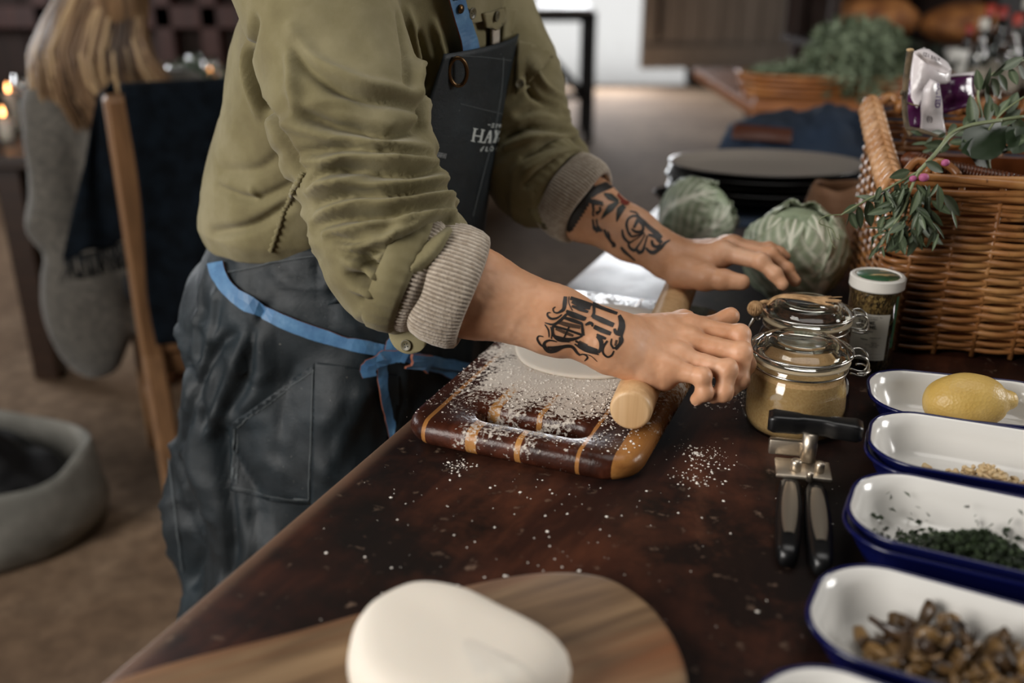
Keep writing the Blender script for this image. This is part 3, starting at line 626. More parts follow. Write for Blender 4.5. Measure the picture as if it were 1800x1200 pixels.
# ------------------------------------------------------------------ can opener
m_bp = Mat('black_plastic', '#0e0e0f', .32); m_ch2 = Mat('brushed_chrome', '#cbbfae', .4, 1.0)
oc = Pz(1410, 865, T+.012); can = thing('can_opener', 'black and chrome can opener lying on the table beside the dishes', 'can opener', tuple(oc*[1, 1, 0]+[0, 0, T]), 0)
def handle(p, q, name):
    p = np.array(p); q = np.array(q); d = q-p; L = np.linalg.norm(d); az = math.atan2(d[1], d[0]); R = rotm(az)
    rg = []
    for t in np.linspace(0, 1, 12):
        w = .0105*(.82+.25*math.sin(PI*min(1, t*1.05)))*(1 if .03 < t < .97 else .7); a = np.arange(20)*2*PI/20; se = lambda c, e=.55: np.sign(c)*np.abs(c)**e
        rg.append(np.c_[np.full(20, t*L), w*se(np.cos(a)), .0088*se(np.sin(a))*(1 if .03 < t < .97 else .75)])
    v, f = loft(rg); h = obj(name, v@R.T+p, f, m_bp, can)
    ins = []
    for t in np.linspace(.12, .78, 10):
        w = .0068*math.sin(PI*(.08+.84*(t-.12)/.66))**.4; ins.append(np.array([(t*L, -w, .0088), (t*L, -w*.5, .0097), (t*L, w*.5, .0097), (t*L, w, .0088)]))
    v, f = loft(ins, closed=False, capb=False, capt=False); obj('chrome_inset', v@R.T+p, f, m_ch2, h)
hz = T+.0092
handle(Pz(1388, 848, hz), Pz(1384, 985, hz), 'handle'); handle(Pz(1432, 858, hz), Pz(1445, 1000, hz), 'handle')
hp = Pz(1412, 838, T+.012); R = rotm(math.radians(-12))
v, f = rbox((.05, .034, .004), .0015, 2); obj('head_plate', v@R.T+hp+[0, .004, .0055], f, m_ch2, can, sharp=40)
v, f = rbox((.044, .008, .016), .002, 2); obj('cutter_plate', v@R.T+hp+[-.004, .028, .016], f, m_ch2, can, sharp=40)
b = MB()
for dx, dy, r, h in ((-.008, .0, .005, .012), (.013, -.003, .0042, .011), (.0, -.017, .003, .009)): b.add(*lathe([(.0001, 0), (r, 0), (r, h*.8), (r*.8, h), (.0001, h)], 16, hp+np.array([dx, dy, .006])))
b.build('rivet', m_ch2, can)
b = MB(); b.add(*lathe([(.0001, 0), (.007, 0), (.007, .028), (.0001, .028)], 18, hp+np.array([.008, .018, .008]))); b.build('drive_post', m_ch2, can)
kp = hp+np.array([.012, .022, .042]); rg = []
for t in np.linspace(-1, 1, 17):
    w = .0085+.0035*abs(t)**2-.002*(abs(t) < .3); h = .0085; e = .78 if abs(t) > .97 else 1; pts = rrect(w*e, h*e, .0035*e, 4); rg.append(np.c_[np.full(len(pts), t*.042), pts])
v, f = loft(rg); obj('turning_key', v@rotm(math.radians(-16)).T+kp, f, m_bp, can)

# ------------------------------------------------------------------ foreground board and dough
m_ac = Mat('acacia_board', '#8a6a4a', .5); ca = m_ac.coord((.5, 6, 1)); n1 = m_ac.noise(6, 6, .6, ca, .8); n2 = m_ac.noise(3.2, 3, .5, m_ac.coord((.35, 4.2, 1), loc=(3.1, .3, 0)), .6)
bc = m_ac.ramp(n1, [(.3, '#4f3a27'), (.5, '#7a6045'), (.7, '#9c8161')]); m_ac.set('Base Color', m_ac.mix(m_ac.ramp(n2, [(.52, 0.0), (.66, .8)]), bc, '#7d4522')); m_ac.bump(n1, .15, .001)
ax = np.array([.895, .445]); axn = np.array([.445, -.895]); WA = math.atan2(.445, .895)
wo = np.array([-.278, .478, T]); wb = thing('serving_board', 'long acacia wood serving board with rounded end under the ball of dough', 'serving board', tuple(wo), WA)
def wl(p, q): return (.0, 0)
ctl = [(.0, .012), (.16, .016), (.27, .012), (.335, .001), (.376, -.024), (.389, -.062), (.385, -.105), (.365, -.15), (.33, -.185), (.28, -.205), (.15, -.21), (0, -.21), (-.02, -.1)]
Lc = np.array(ctl); P = smooth_path(np.concatenate([Lc, Lc[:2]]), 100)[:-8]
pts = []
from itertools import chain
P = smooth_path(np.concatenate([Lc[-1:], Lc, Lc[:2]]), 120); P = P[8:-8]; c = P.mean(0); rg = [np.c_[c+(P-c)*s, np.full(len(P), z)] for s, z in ((.985, 0), (1, .003), (1, .0135), (.985, .017), (.96, .0178), (.5, .0178))]; v, f = loft(rg); obj('board', v, [q[::-1] for q in f], m_ac, wb, world=False)
dc = np.array([-.036, .512]); ol = [(.0735, -.012), (.062, .012), (.03, .038), (-.002, .060), (-.036, .066), (-.064, .044), (-.072, .010), (-.062, -.03), (-.03, -.058), (.015, -.06), (.055, -.04)][::-1]
rg = blob(ol, [.0, .004, .012, .022, .029, .033, .035, .0355, .036], [.03, .0, -.01, .02, .08, .17, .3, .55, .85], 80); v, f = loft(rg); v = v+np.c_[np.zeros((len(v), 2)), noise3(v, 30)*.0012]
o = obj('dough_ball', v, f, m_dough); o.location = (dc[0], dc[1], T+.018); tag(o, 'smooth rounded lump of white dough resting on the acacia serving board', 'dough')
# ------------------------------------------------------------------ wicker basket
def wick(name, a, b, c, r=.36):
    m = Mat(name, b, r); n = m.noise(14, 4, .6, m.coord()); n2 = m.noise(170, 3, .5, m.coord()); base = m.ramp(n, [(.3, a), (.5, b), (.72, c)]); base = m.mix(m.math('MULTIPLY', m.rnd(), .45), base, a)
    m.set('Base Color', m.mix(m.ramp(n2, [(.66, 0.0), (.74, .7)]), base, '#3a2010')); m.bump(n2, .1, .0005); return m
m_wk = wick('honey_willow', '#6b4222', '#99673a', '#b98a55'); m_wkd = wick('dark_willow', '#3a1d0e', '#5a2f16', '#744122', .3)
BA = math.radians(-12.5); bu = np.array([math.cos(BA), math.sin(BA), 0]); bv = np.array([-math.sin(BA), math.cos(BA), 0]); B0 = np.array([.452, 1.122, T])
BWd, BDp = .43, .30
bas = thing('wicker_basket', 'honey brown woven wicker picnic basket filled with greenery and packets', 'basket', tuple(B0+bu*BWd/2+bv*BDp/2))
def rimz(u, v): return .222+.055*(v/BDp)**1.3
def bp(u, v, z): return B0+bu*u+bv*v+np.array([0, 0, z])
# closed path round the basket, counted in stakes
def side_path():
    r = .028; pts = []
    for cx_, cy_, a0 in ((BWd-r, r, -PI/2), (BWd-r, BDp-r, 0), (r, BDp-r, PI/2), (r, r, PI)):
        for k in range(6): a = a0+PI/2*k/5; pts.append((cx_+r*math.cos(a), cy_+r*math.sin(a), math.cos(a), math.sin(a)))
    pts = np.array(pts); cl = np.concatenate([pts, pts[:1]]); d = np.r_[0, np.cumsum(np.linalg.norm(np.diff(cl[:, :2], axis=0), axis=1))]
    return cl, d
_cl, _d = side_path(); Lp_ = _d[-1]; NS = 32
def along(s):
    s = s % Lp_; q = [np.interp(s, _d, _cl[:, k]) for k in range(4)]; return np.stack(q, -1)
def hole(u, v): return (v < .012) & (u > .150) & (u < .222)
nrow = 34
for rw in range(nrow):
    fr = rw/(nrow-1); tight = rw < 4 or rw > nrow-7
    n = NS*5; s = np.linspace(0, Lp_, n, endpoint=False); q = along(s); ph = s/Lp_*NS*PI+rw*PI+.0; amp = .0056 if not tight else .0042
    off = amp*np.cos(ph); zb = .010+fr*.0+(rw*.0100)+.0012*np.sin(s*21+rw*1.7)+.0006*np.sin(s*57+rw)
    top = rimz(q[:, 0], q[:, 1])-.026; z = .010+(top-.010)*fr+.0011*np.sin(s*23+rw*1.7)
    P = B0+np.outer(q[:, 0]+q[:, 2]*off, bu)+np.outer(q[:, 1]+q[:, 3]*off, bv)+np.outer(z, [0, 0, 1])
    rad = .0036*(1+.12*np.sin(s*15+rw*2.1)) if not tight else .0030
    if fr > .80:                                            # rows stop at the hand hole in the front
        hid = hole(q[:, 0], q[:, 1]); i0 = int(np.argmax(hid)); i1 = n-1-int(np.argmax(hid[::-1])); idx = list(range(i1+1, n))+list(range(0, i0))
        v, f = tube(P[idx], np.broadcast_to(rad, (n,))[idx], 6)
    else: v, f = tube(P, rad, 6, closed=True)
    obj('willow_strand', v, f, m_wk, bas)
for k in range(NS):
    s = (k+.5)/NS*Lp_; q = along(np.array([s]))[0]; zt = rimz(q[0], q[1])-.012
    if hole(q[0], q[1]): zt = .165
    v, f = tube([bp(q[0], q[1], .002), bp(q[0], q[1], zt*.5), bp(q[0], q[1], zt)], .0036, 6); obj('willow_stake', v, f, m_wk, bas)
v, f = tube([bp(.218, .004, .135), bp(.224, .002, .21)], .0055, 7); obj('willow_stake', v, f, m_wk, bas)
# rim strands: long rods along the front, rope twist along the sides and back
for k in range(6):
    u = np.linspace(-.010+.004*(k % 3), BWd+.01, 40); zz_ = .1975+.0052*k+.003*np.sin(u*17+k*1.9); vv = -.006+.004*np.sin(u*13+k*2.3)-.003*(k in (2, 3)); rad = .0047*(1+.12*np.sin(u*30+k))
    if k == 0: zz_ = zz_-.002
    v, f = tube(B0+np.outer(u, bu)+np.outer(vv, bv)+np.outer(zz_, [0, 0, 1]), np.where(u < u[0]+.004, rad*.7, rad), 7); obj('rim_rod', v, f, m_wk, bas)
m_wkp = wick('pale_willow', '#8d5b32', '#b98a5e', '#d6b08a', .35)
def rope_side(pf, n, name, m, r=.0062, tw=.013):
    for k in range(n):
        t = (k+.5)/n; p = pf(t); d = pf(min(t+.02, 1))-pf(max(t-.02, 0)); d /= np.linalg.norm(d); sd = np.cross(d, [0, 0, 1]); sd /= np.linalg.norm(sd); up = np.cross(sd, d)
        for side in (1, -1):
            a = p+sd*side*.011-d*.004+up*.000; c = p+sd*side*.001+d*.009+up*.010; e = p-sd*side*.008+d*.020+up*.001; v, f = tube(smooth_path([a-up*.012, a, c, e], 9), np.array([.6, .9, 1, 1, 1, 1, .95, .85, .6])*r, 7); obj(name, v, f, m, bas)
rope_side(lambda t: bp(-.002, .0+BDp*t, .205+.055*t**1.3), 13, 'rim_twist', m_wkp)
rope_side(lambda t: bp(BWd*t, BDp, .262), 16, 'rim_twist', m_wk); rope_side(lambda t: bp(BWd, BDp*t, .205+.055*t**1.3), 11, 'rim_twist', m_wk)
for u0 in (.008, .03):
    v, f = tube(smooth_path([bp(u0, .006, .222), bp(u0+.012, .012, .236), bp(u0+.028, .01, .230), bp(u0+.036, .004, .222)], 10), .005, 6); obj('rim_rod', v, f, m_wk, bas)
# wrapped inner handle loop lying inside the rim
hp_ = smooth_path([bp(.022, .075, .224), bp(.03, .05, .228), bp(.055, .034, .224), (bp(.085, .034, .219)), bp(.115, .034, .214), bp(.15, .036, .208)], 40)
for k in range(0, 39):
    p = hp_[k]; d = hp_[k+1]-p; d /= np.linalg.norm(d); n1 = np.cross(d, [0, 0, 1]); n1 /= np.linalg.norm(n1); n2 = np.cross(n1, d); a = np.arange(14)*2*PI/14
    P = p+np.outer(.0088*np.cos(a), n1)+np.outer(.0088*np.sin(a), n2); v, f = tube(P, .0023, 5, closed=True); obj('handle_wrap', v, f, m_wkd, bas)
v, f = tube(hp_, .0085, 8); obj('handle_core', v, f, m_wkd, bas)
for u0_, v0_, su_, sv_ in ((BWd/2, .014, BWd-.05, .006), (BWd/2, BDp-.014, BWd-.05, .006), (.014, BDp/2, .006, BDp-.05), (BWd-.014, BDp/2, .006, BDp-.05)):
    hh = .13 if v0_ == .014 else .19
    v, f = rbox((su_, sv_, hh), .001, 1); obj('dark_gap_panel', v@rotm(BA).T+bp(u0_, v0_, hh/2+.006), f, m_wkd, bas, False)  # dark panels added behind the weave so its gaps look shaded
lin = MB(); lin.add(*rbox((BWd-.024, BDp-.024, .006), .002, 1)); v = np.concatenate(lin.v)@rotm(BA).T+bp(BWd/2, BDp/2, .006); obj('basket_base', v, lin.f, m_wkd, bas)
for k in range(8):
    u = np.linspace(.13, .24, 20); v, f = tube(B0+np.outer(u, bu)+np.outer(np.full(20, .055+.012*math.sin(k)), bv)+np.outer(.135+.008*k+0*u, [0, 0, 1]), .0045, 6); obj('dark_hole_rod', v, f, m_wkd, bas)  # dark rods added behind the hand hole to darken its inside
v, f = tube([bp(.255, .02, .17), bp(.262, .03, .25), bp(.30, .06, .33)], .0085, 10); o = obj('cut_stick', v, f, wick('peeled_stick', '#6e4a2c', '#96693f', '#ab7d50')); tag(o, 'thick brown cut stick leaning out of the wicker basket', 'stick')

# ------------------------------------------------------------------ packets in the basket
m_pk = Mat('white_plastic_film', '#d9d2d3', .22); m_pk.bump(m_pk.noise(26, 5), .5, .006)
m_pu = Mat('purple_plastic_film', '#4a1d45', .2); m_pu.bump(m_pu.noise(22, 5), .6, .006)
def crumple(c, du, dv, su, sv, n, amp, seed, bulge=.012):
    g = np.stack(np.meshgrid(np.linspace(-.5, .5, n), np.linspace(-.5, .5, n), indexing='ij'), -1).reshape(-1, 2); du = np.array(du, float); dv = np.array(dv, float); nn = np.cross(du, dv); nn /= np.linalg.norm(nn)
    P = np.array(c)+np.outer(g[:, 0]*su, du)+np.outer(g[:, 1]*sv, dv); h = noise3(P, 38, seed)*amp+noise3(P, 90, seed)*amp*.4+bulge*np.cos(g[:, 0]*PI)*np.cos(g[:, 1]*PI); return P+np.outer(h, nn), grid_faces(n, n), g
kp1 = thing('snack_packet', 'crumpled white and purple plastic packet folded open in the basket', 'packet', tuple(Py(1645, 180, 1.23)))
def pxpoly(name, rows, m, parent, Y0, Y1, th=.001, seed=0, amp=.004, n=14):
    # a crumpled film: rows of left/right edges from top to bottom, built at its place in the basket
    R = np.array(rows, float); t = np.linspace(0, 1, len(R)); tt_ = np.linspace(0, 1, n); L = np.stack([np.interp(tt_, t, R[:, k]) for k in range(4)], -1); v = []
    for i, r in enumerate(L):
        for s in np.linspace(0, 1, n):
            x = r[0]+(r[2]-r[0])*s; y = r[1]+(r[3]-r[1])*s; Yd = Y0+(Y1-Y0)*tt_[i]-.014*math.sin(PI*s)*math.sin(PI*min(1, .2+tt_[i])); v.append(Py(x, y, Yd))
    v = np.array(v); v[:, 1] += noise3(v, 55, seed)*amp+noise3(v, 130, seed)*amp*.4; o = obj(name, v, grid_faces(n, n), m, parent); solid(o, th, 0); return o, bvh_of(v, grid_faces(n, n))
f1_, b1_ = pxpoly('white_film', [(1606, 92, 1625, 84), (1602, 112, 1672, 118), (1600, 140, 1668, 146), (1600, 170, 1632, 150), (1610, 190, 1618, 176)], m_pk, kp1, 1.25, 1.22, seed=3)
f2_, b2_ = pxpoly('white_film', [(1606, 90, 1630, 86), (1610, 96, 1664, 108), (1625, 108, 1672, 122), (1650, 126, 1662, 130)], m_pk, kp1, 1.222, 1.208, seed=9)
f3_, b3_ = pxpoly('white_film', [(1634, 138, 1650, 146), (1622, 158, 1652, 160), (1618, 190, 1656, 196), (1618, 232, 1662, 236)], m_pk, kp1, 1.21, 1.205, seed=5, amp=.0025)
f4_, b4_ = pxpoly('purple_film', [(1596, 140, 1634, 140), (1594, 170, 1626, 172), (1590, 225, 1622, 225)], m_pu, kp1, 1.25, 1.235, seed=11)
m_ink = Mat('purple_ink', '#4f2a66', .5); m_ink2 = Mat('dark_ink', '#3b2b33', .5)
def px_text(s, size, org, dx, dy, bvh, name, m, parent, off=.0008, bold=0, shear=0.0):
    v, f = text_mesh(s, size, bold=bold, shear=shear); dx = np.array(dx, float); dy = np.array(dy, float); out = []; ok = []
    for q in v: p = np.array(org)+dx*q[0]+dy*q[1]; h = cast(bvh, p[0], p[1], off); ok.append(h is not None); out.append(h[0] if h is not None else np.zeros(3))
    f = [q for q in f if all(ok[i] for i in q)]; return tag(obj(name, out, f, m, parent, False), kind='stuff') if f else None
px_text('SALTED', 12.5, (1647, 146), (-.10, 1), (1, .06), b3_, 'lettering', m_ink, f3_, bold=.5)
px_text('SEA SALT', 7, (1622, 97), (1, .42), (.2, -1), b2_, 'lettering', m_ink2, f2_, bold=.2)
px_text('(i)', 13, (1628, 212), (1, .1), (0, -1), b3_, 'lettering', m_ink2, f3_, bold=.3)
kp2 = thing('purple_packet', 'glossy purple plastic packet with pale folded top standing in the basket', 'packet', tuple(Py(1690, 190, 1.27)))
g1_, _b = pxpoly('purple_film', [(1644, 141, 1712, 132), (1650, 170, 1712, 165), (1656, 200, 1712, 185)], m_pu, kp2, 1.27, 1.25, seed=21, amp=.003)
g2_, _b = pxpoly('pale_film', [(1650, 134, 1712, 126), (1646, 143, 1713, 134)], m_pk, kp2, 1.285, 1.272, seed=24, amp=.002, n=10)

# ------------------------------------------------------------------ sprigs and twigs
m_lf = Mat('grey_green_leaf', '#3f4d35', .5, Subsurface_Weight=.0); _l = m_lf.attr('rib'); _n = m_lf.noise(40, 3)
m_lf.set('Base Color', m_lf.mix(m_lf.math('MULTIPLY', m_lf.rnd(), .5), m_lf.mix(m_lf.math('MULTIPLY', _l, .5), m_lf.ramp(_n, [(.3, '#3d4b36'), (.7, '#5b694d')]), '#8a977a'), '#2a3626')); m_lf.set('Transmission Weight', .0)
m_stem = two('pale_green_stem', '#6a7350', '#87906c', 40, .5); m_twig = two('grey_bark', '#3d3324', '#6b5b43', 60, .8, bump=.4)
def leaf_mesh(name, m, nu=9, nv=5, fold=.18, curl=.25, wid=.30, tip=1.0):
    v = []; a = []
    for i in range(nu):
        t = i/(nu-1); w = wid*math.sin(PI*min(1, t**.85))**.8 if 0 < t < 1 else 0.004
        for j in range(nv): s = j/(nv-1)*2-1; v.append((t, s*w*.5, fold*abs(s)*w*.5-curl*t*t*.5)); a.append(1-min(1, abs(s)*2) if abs(s) < .3 else 0)
    f = grid_faces(nu, nv); me = bpy.data.meshes.new(name); me.from_pydata(v, [], f); me.shade_smooth(); me.materials.append(m.m); at = me.attributes.new('rib', 'FLOAT', 'POINT'); at.data.foreach_set('value', a); return me
lmesh = [leaf_mesh('leaf', m_lf, fold=f_, curl=c_, wid=w_) for f_, c_, w_ in ((.3, .15, .34), (.5, .4, .30), (.2, -.1, .38))]
def put_leaf(parent, p, d, nrm, L, meshes=None, name='leaf', wmul=1):
    d = np.array(d, float); d /= np.linalg.norm(d); nrm = np.array(nrm, float); nrm = nrm-d*(nrm@d); nrm /= np.linalg.norm(nrm)+1e-9; y = np.cross(nrm, d)
    o = bpy.data.objects.new(name, random.choice(meshes or lmesh)); C.objects.link(o); o.parent = parent; pl = np.array(p)-np.array(wmat(parent).translation)
    o.matrix_basis = Matrix(((d[0]*L, y[0]*L*wmul, nrm[0]*L, pl[0]), (d[1]*L, y[1]*L*wmul, nrm[1]*L, pl[1]), (d[2]*L, y[2]*L*wmul, nrm[2]*L, pl[2]), (0, 0, 0, 1))); return o
toC = np.array([0, -.9, .45])
def leaf_px(parent, x, y, x2, y2, Y, dY=0.0, tilt=0.0, wmul=1):
    p = Py(x, y, Y); q = Py(x2, y2, Y+dY); L = np.linalg.norm(q-p); n = toC+np.array([tilt, 0, random.uniform(-.3, .3)]); return put_leaf(parent, p, q-p, n, L, wmul=wmul)
def stem_px(parent, pts, r, name='stem', m=None, n=30):
    P = smooth_path([Py(*q) for q in pts], n); v, f = tube(P, np.linspace(r[0], r[1], n), 7); return obj(name, v, f, m or m_stem, parent)
sp1 = thing('vetch_sprig', 'long leafy grey green sprig with pink buds drooping over the basket front', 'sprig', tuple(Py(1640, 240, 1.09)))
stem_px(sp1, [(1800, 205, 1.13), (1740, 214, 1.12), (1700, 222, 1.11), (1670, 240, 1.095), (1640, 275, 1.075), (1612, 305, 1.07)], (.0022, .0024)); stem_px(sp1, [(1760, 212, 1.12), (1700, 222, 1.105), (1668, 238, 1.095), (1650, 268, 1.085)], (.0018, .002))
stem_px(sp1, [(1612, 303, 1.07), (1580, 320, 1.065), (1545, 340, 1.06), (1508, 360, 1.06), (1478, 378, 1.06)], (.0016, .0009)); stem_px(sp1, [(1614, 302, 1.07), (1602, 330, 1.062), (1588, 368, 1.058), (1568, 400, 1.056), (1550, 430, 1.056)], (.0018, .0012))
stem_px(sp1, [(1480, 377, 1.06), (1450, 380, 1.06), (1440, 392, 1.06), (1462, 402, 1.06), (1470, 418, 1.06), (1476, 420, 1.06), (1474, 410, 1.06)], (.0007, .0004), 'tendril', n=40); stem_px(sp1, [(1455, 400, 1.06), (1462, 425, 1.06), (1468, 436, 1.06)], (.0005, .0003), 'tendril')
for q in ((1626, 285, 1660, 302, 0, 0, 1.3), (1600, 300, 1562, 312, 0, .3, 1.2), (1606, 308, 1585, 326, 0, 0, .6), (1508, 360, 1481, 375, 0, 0, 1.2), (1508, 362, 1512, 402, 0, .4, 1.2), (1494, 372, 1506, 402, .0, 0, 1.2), (1492, 374, 1488, 400, 0, .9, .4), (1524, 352, 1530, 398, .01, .2, 1.1), (1528, 350, 1522, 376, 0, .8, .5), (1540, 344, 1550, 384, 0, 0, 1.1), (1548, 338, 1536, 360, 0, .8, .5), (1556, 335, 1568, 376, 0, 0, 1.1), (1566, 328, 1552, 350, 0, .8, .5), (1572, 326, 1580, 366, .01, .2, 1), (1584, 322, 1600, 362, .01, 0, 1.1)): leaf_px(sp1, *q[:4], 1.066, q[4], q[5], q[6])
for k in range(90):                                  # dense drooping tuft
    x = random.gauss(1604, 26); y = random.uniform(318, 410); L = random.uniform(26, 50); a = PI/2+random.gauss(-.1 if x > 1600 else .5, .5); leaf_px(sp1, x, y, x+L*math.cos(a), y+L*math.sin(a), 1.062+random.gauss(0, .007), random.gauss(0, .008), random.gauss(0, .6), random.uniform(.5, 1.1))
for k in range(20):
    x = random.gauss(1556, 16); y = random.uniform(396, 436); L = random.uniform(16, 30); a = PI/2+random.gauss(.35, .45); leaf_px(sp1, x, y, x+L*math.cos(a), y+L*math.sin(a), 1.054+random.gauss(0, .005), random.gauss(0, .006), random.gauss(0, .6), random.uniform(.35, .8))
m_pink = Mat('pink_petal', '#a8577f', .6)
for x, y, s in ((1624, 312, .006), (1605, 314, .0045), (1662, 286, .005)): v, f = ball(s, Py(x, y, 1.055), 10, 7, (1, .7, .8)); obj('bud', v, f, m_pink, sp1)
sp2 = thing('dark_leafy_sprig', 'dark green leafy sprig with oval leaves rising at the back of the basket', 'sprig', tuple(Py(1740, 150, 1.2)))
stem_px(sp2, [(1740, 300, 1.16), (1730, 240, 1.17), (1725, 200, 1.18), (1720, 160, 1.2), (1745, 130, 1.21), (1800, 105, 1.22)], (.002, .001)); stem_px(sp2, [(1730, 240, 1.17), (1760, 200, 1.16), (1800, 170, 1.16)], (.0015, .001))
for q in ((1722, 160, 1716, 122), (1726, 158, 1744, 118), (1742, 134, 1780, 108), (1760, 122, 1800, 100), (1742, 138, 1758, 170), (1755, 130, 1772, 160), (1734, 146, 1733, 182), (1775, 120, 1788, 150), (1790, 115, 1800, 140), (1712, 222, 1706, 166), (1735, 214, 1742, 166), (1750, 205, 1775, 172), (1770, 200, 1790, 160), (1760, 222, 1795, 190), (1780, 205, 1800, 240), (1695, 225, 1712, 196), (1745, 180, 1752, 205), (1700, 212, 1722, 214)): leaf_px(sp2, *q, 1.165, random.gauss(0, .012), random.gauss(0, .5), 1.25)
m_big = Mat('large_dark_leaf', '#2c3a26', .45); big = [leaf_mesh('large_leaf', m_big, 12, 7, .12, .2, .62)]
for x, y, x2, y2 in ((1690, 268, 1768, 222), (1780, 270, 1800, 215), (1700, 262, 1745, 275)):
    p = Py(x, y, 1.14); q = Py(x2, y2, 1.17); put_leaf(sp2, p, q-p, toC, np.linalg.norm(q-p)*1.15, big, 'large_leaf')
for k in range(26):
    x = random.uniform(1615, 1790); y = random.uniform(232, 268); L = random.uniform(25, 50); a = random.uniform(-.4, 3.5); leaf_px(sp2, x, y, x+L*math.cos(a), y-abs(L*math.sin(a))*.4, 1.16+random.uniform(0, .05), random.gauss(0, .02), random.gauss(0, .8), 1.1)
tw1 = thing('bare_twig', 'bare grey twig with cut end standing up at the basket corner', 'twig', tuple(Py(1590, 200, 1.2)))
stem_px(tw1, [(1600, 90, 1.2), (1594, 130, 1.2), (1590, 175, 1.19), (1593, 215, 1.18), (1602, 238, 1.17)], (.0042, .0028), 'twig', m_twig); stem_px(tw1, [(1590, 178, 1.19), (1586, 160, 1.185), (1584, 166, 1.18)], (.002, .0015), 'side_shoot', m_twig); stem_px(tw1, [(1594, 225, 1.175), (1620, 230, 1.16), (1650, 240, 1.15)], (.003, .002), 'side_shoot', m_twig); stem_px(tw1, [(1593, 180, 1.19), (1606, 184, 1.18), (1616, 186, 1.17)], (.0012, .0008), 'side_shoot', m_twig)
p = Py(1600, 88, 1.2); v, f = ball(.0046, p, 10, 6, (1, 1, .5)); obj('cut_end', v, f, Mat('pale_cut_wood', '#b59a72', .7), tw1)

# ------------------------------------------------------------------ cabbages
m_cab = Mat('savoy_leaf', '#6d7d5a', .5); rb = m_cab.attr('rib'); nn = m_cab.noise(60, 4, .6); n2 = m_cab.noise(9, 3)
cc = m_cab.ramp(nn, [(.3, '#6f7f63'), (.55, '#93a183'), (.75, '#b0bc9f')]); cc = m_cab.mix(m_cab.ramp(n2, [(.4, 0.0), (.65, .5)]), cc, '#b9c3aa'); m_cab.set('Base Color', m_cab.mix(rb, cc, '#eeeedd')); m_cab.bump(nn, .5, .004)
def cab_leaf(R, a0, spread, h0, h1, lift, seed):
    nu, nv = 56, 49; V = []; A = []
    for i in range(nu):
        t = i/(nu-1); el = h0+(h1-h0)*t
        for j in range(nv):
            s = j/(nv-1)*2-1; az = a0+s*spread*(math.sin(PI*(.12+.76*t))**.6); r = R*(1+lift*t*t+.05*abs(s)**2*t); e = el-.25*s*s*t
            vein = 0.0; mid = abs(s)*(1.6+2*t)
            vein = max(0, min(1, 1.7-mid*4.2/(1.7-1.1*t)))
            for k in range(1, 8):
                tk = k/8.5; d = abs((t-tk)-.45*abs(s)*(1-tk*.3)); vein = max(vein, (1-d/.030)*1.1*(1-abs(s)*.6) if t > tk else 0)
            rr = r*(1+.012*vein)+R*.02*noise3(np.array([[az*4+seed, el*5, seed]]), 1.3)[0]+(R*.05*math.sin(9*az+seed)*max(0, t-.75)*3)
            V.append((rr*math.cos(e)*math.cos(az), rr*math.cos(e)*math.sin(az), rr*math.sin(e)*1.0)); A.append(min(1, vein))
    return np.array(V), grid_faces(nu, nv), A
def cabbage(label, c, R, aim, leaves, tiltv):
    t = thing('savoy_cabbage', label, 'cabbage', tuple(c), 0, 'savoy cabbages behind the board')
    Rm = Vector((0, 0, 1)).rotation_difference(Vector(tiltv)).to_matrix(); Rm = np.array(Rm)
    v, f = ball(R*.93, (0, 0, 0), 28, 18); obj('heart', v@Rm.T, f, m_cab, t, world=False)
    for k, (a0, sp_, h0, h1, lf) in enumerate(leaves):
        v, f, A = cab_leaf(R*(.97+.018*k), a0, sp_, h0, h1, lf, k*3.1); o = obj('leaf', v@Rm.T, f, m_cab, t, world=False); at = o.data.attributes.new('rib', 'FLOAT', 'POINT'); at.data.foreach_set('value', A); solid(o, .0015, 0)
    return t
cl_ = Pz(1390, 455, T+.062); cabbage('larger pale green savoy cabbage behind the left hand, next to the basket', (cl_[0]+.01, cl_[1]+.02, T+.066), .068, 0, [(2.2, .9, -1.1, 1.2, .0), (.3, .9, -1.1, 1.1, .02), (1.2, .9, -1.1, 1.2, .02), (3.6, .9, -1.1, 1.1, .05), (-.5, .9, -1.2, 1.0, .08), (-2.0, 1.0, -1.2, 1.15, .06), (-1.25, .85, -1.25, 1.2, .05)], (-.05, -.25, 1))
cr_ = Pz(1228, 395, T+.05); cabbage('smaller savoy cabbage lying on its side in front of the black plates', (cr_[0], cr_[1]+.02, T+.060), .060, 0, [(.4, .95, -1.1, 1.1, .02), (2.4, .95, -1.1, 1.1, .02), (3.6, .95, -1.0, 1.1, .04), (-.6, .9, -1.2, 1.1, .05), (-2.6, .95, -1.1, 1.0, .04), (-1.55, 1.0, -1.2, 1.2, .03)], (.75, -.35, .6))
# brown paper sack slumped between cabbage and basket
m_bag = Mat('brown_paper', '#6b4a30', .8); m_bag.bump(m_bag.noise(18, 5), .6, .008)
bc_ = Pz(1485, 480, T); V, F = [], []
rg = []
for z, sx_, sy_ in ((0, .055, .05), (.02, .062, .055), (.05, .058, .05), (.08, .05, .04), (.105, .045, .03), (.118, .04, .02)):
    a = np.arange(40)*2*PI/40; P = np.c_[bc_[0]+.005+sx_*np.sign(np.cos(a))*np.abs(np.cos(a))**.7, bc_[1]+.09+sy_*np.sin(a), np.full(40, T+z)]; P[:, :2] += noise3(P, 40, 4)[:, None]*.005*(z > 0); P[:, 2] += noise3(P, 30, 8)*.008*(z > .03); rg.append(P)
v, f = loft(rg, capt=False); sk = obj('paper_sack', v, f, m_bag); solid(sk, .0012, 0); tag(sk, 'crumpled brown paper sack standing between the larger cabbage and the basket', 'paper bag')

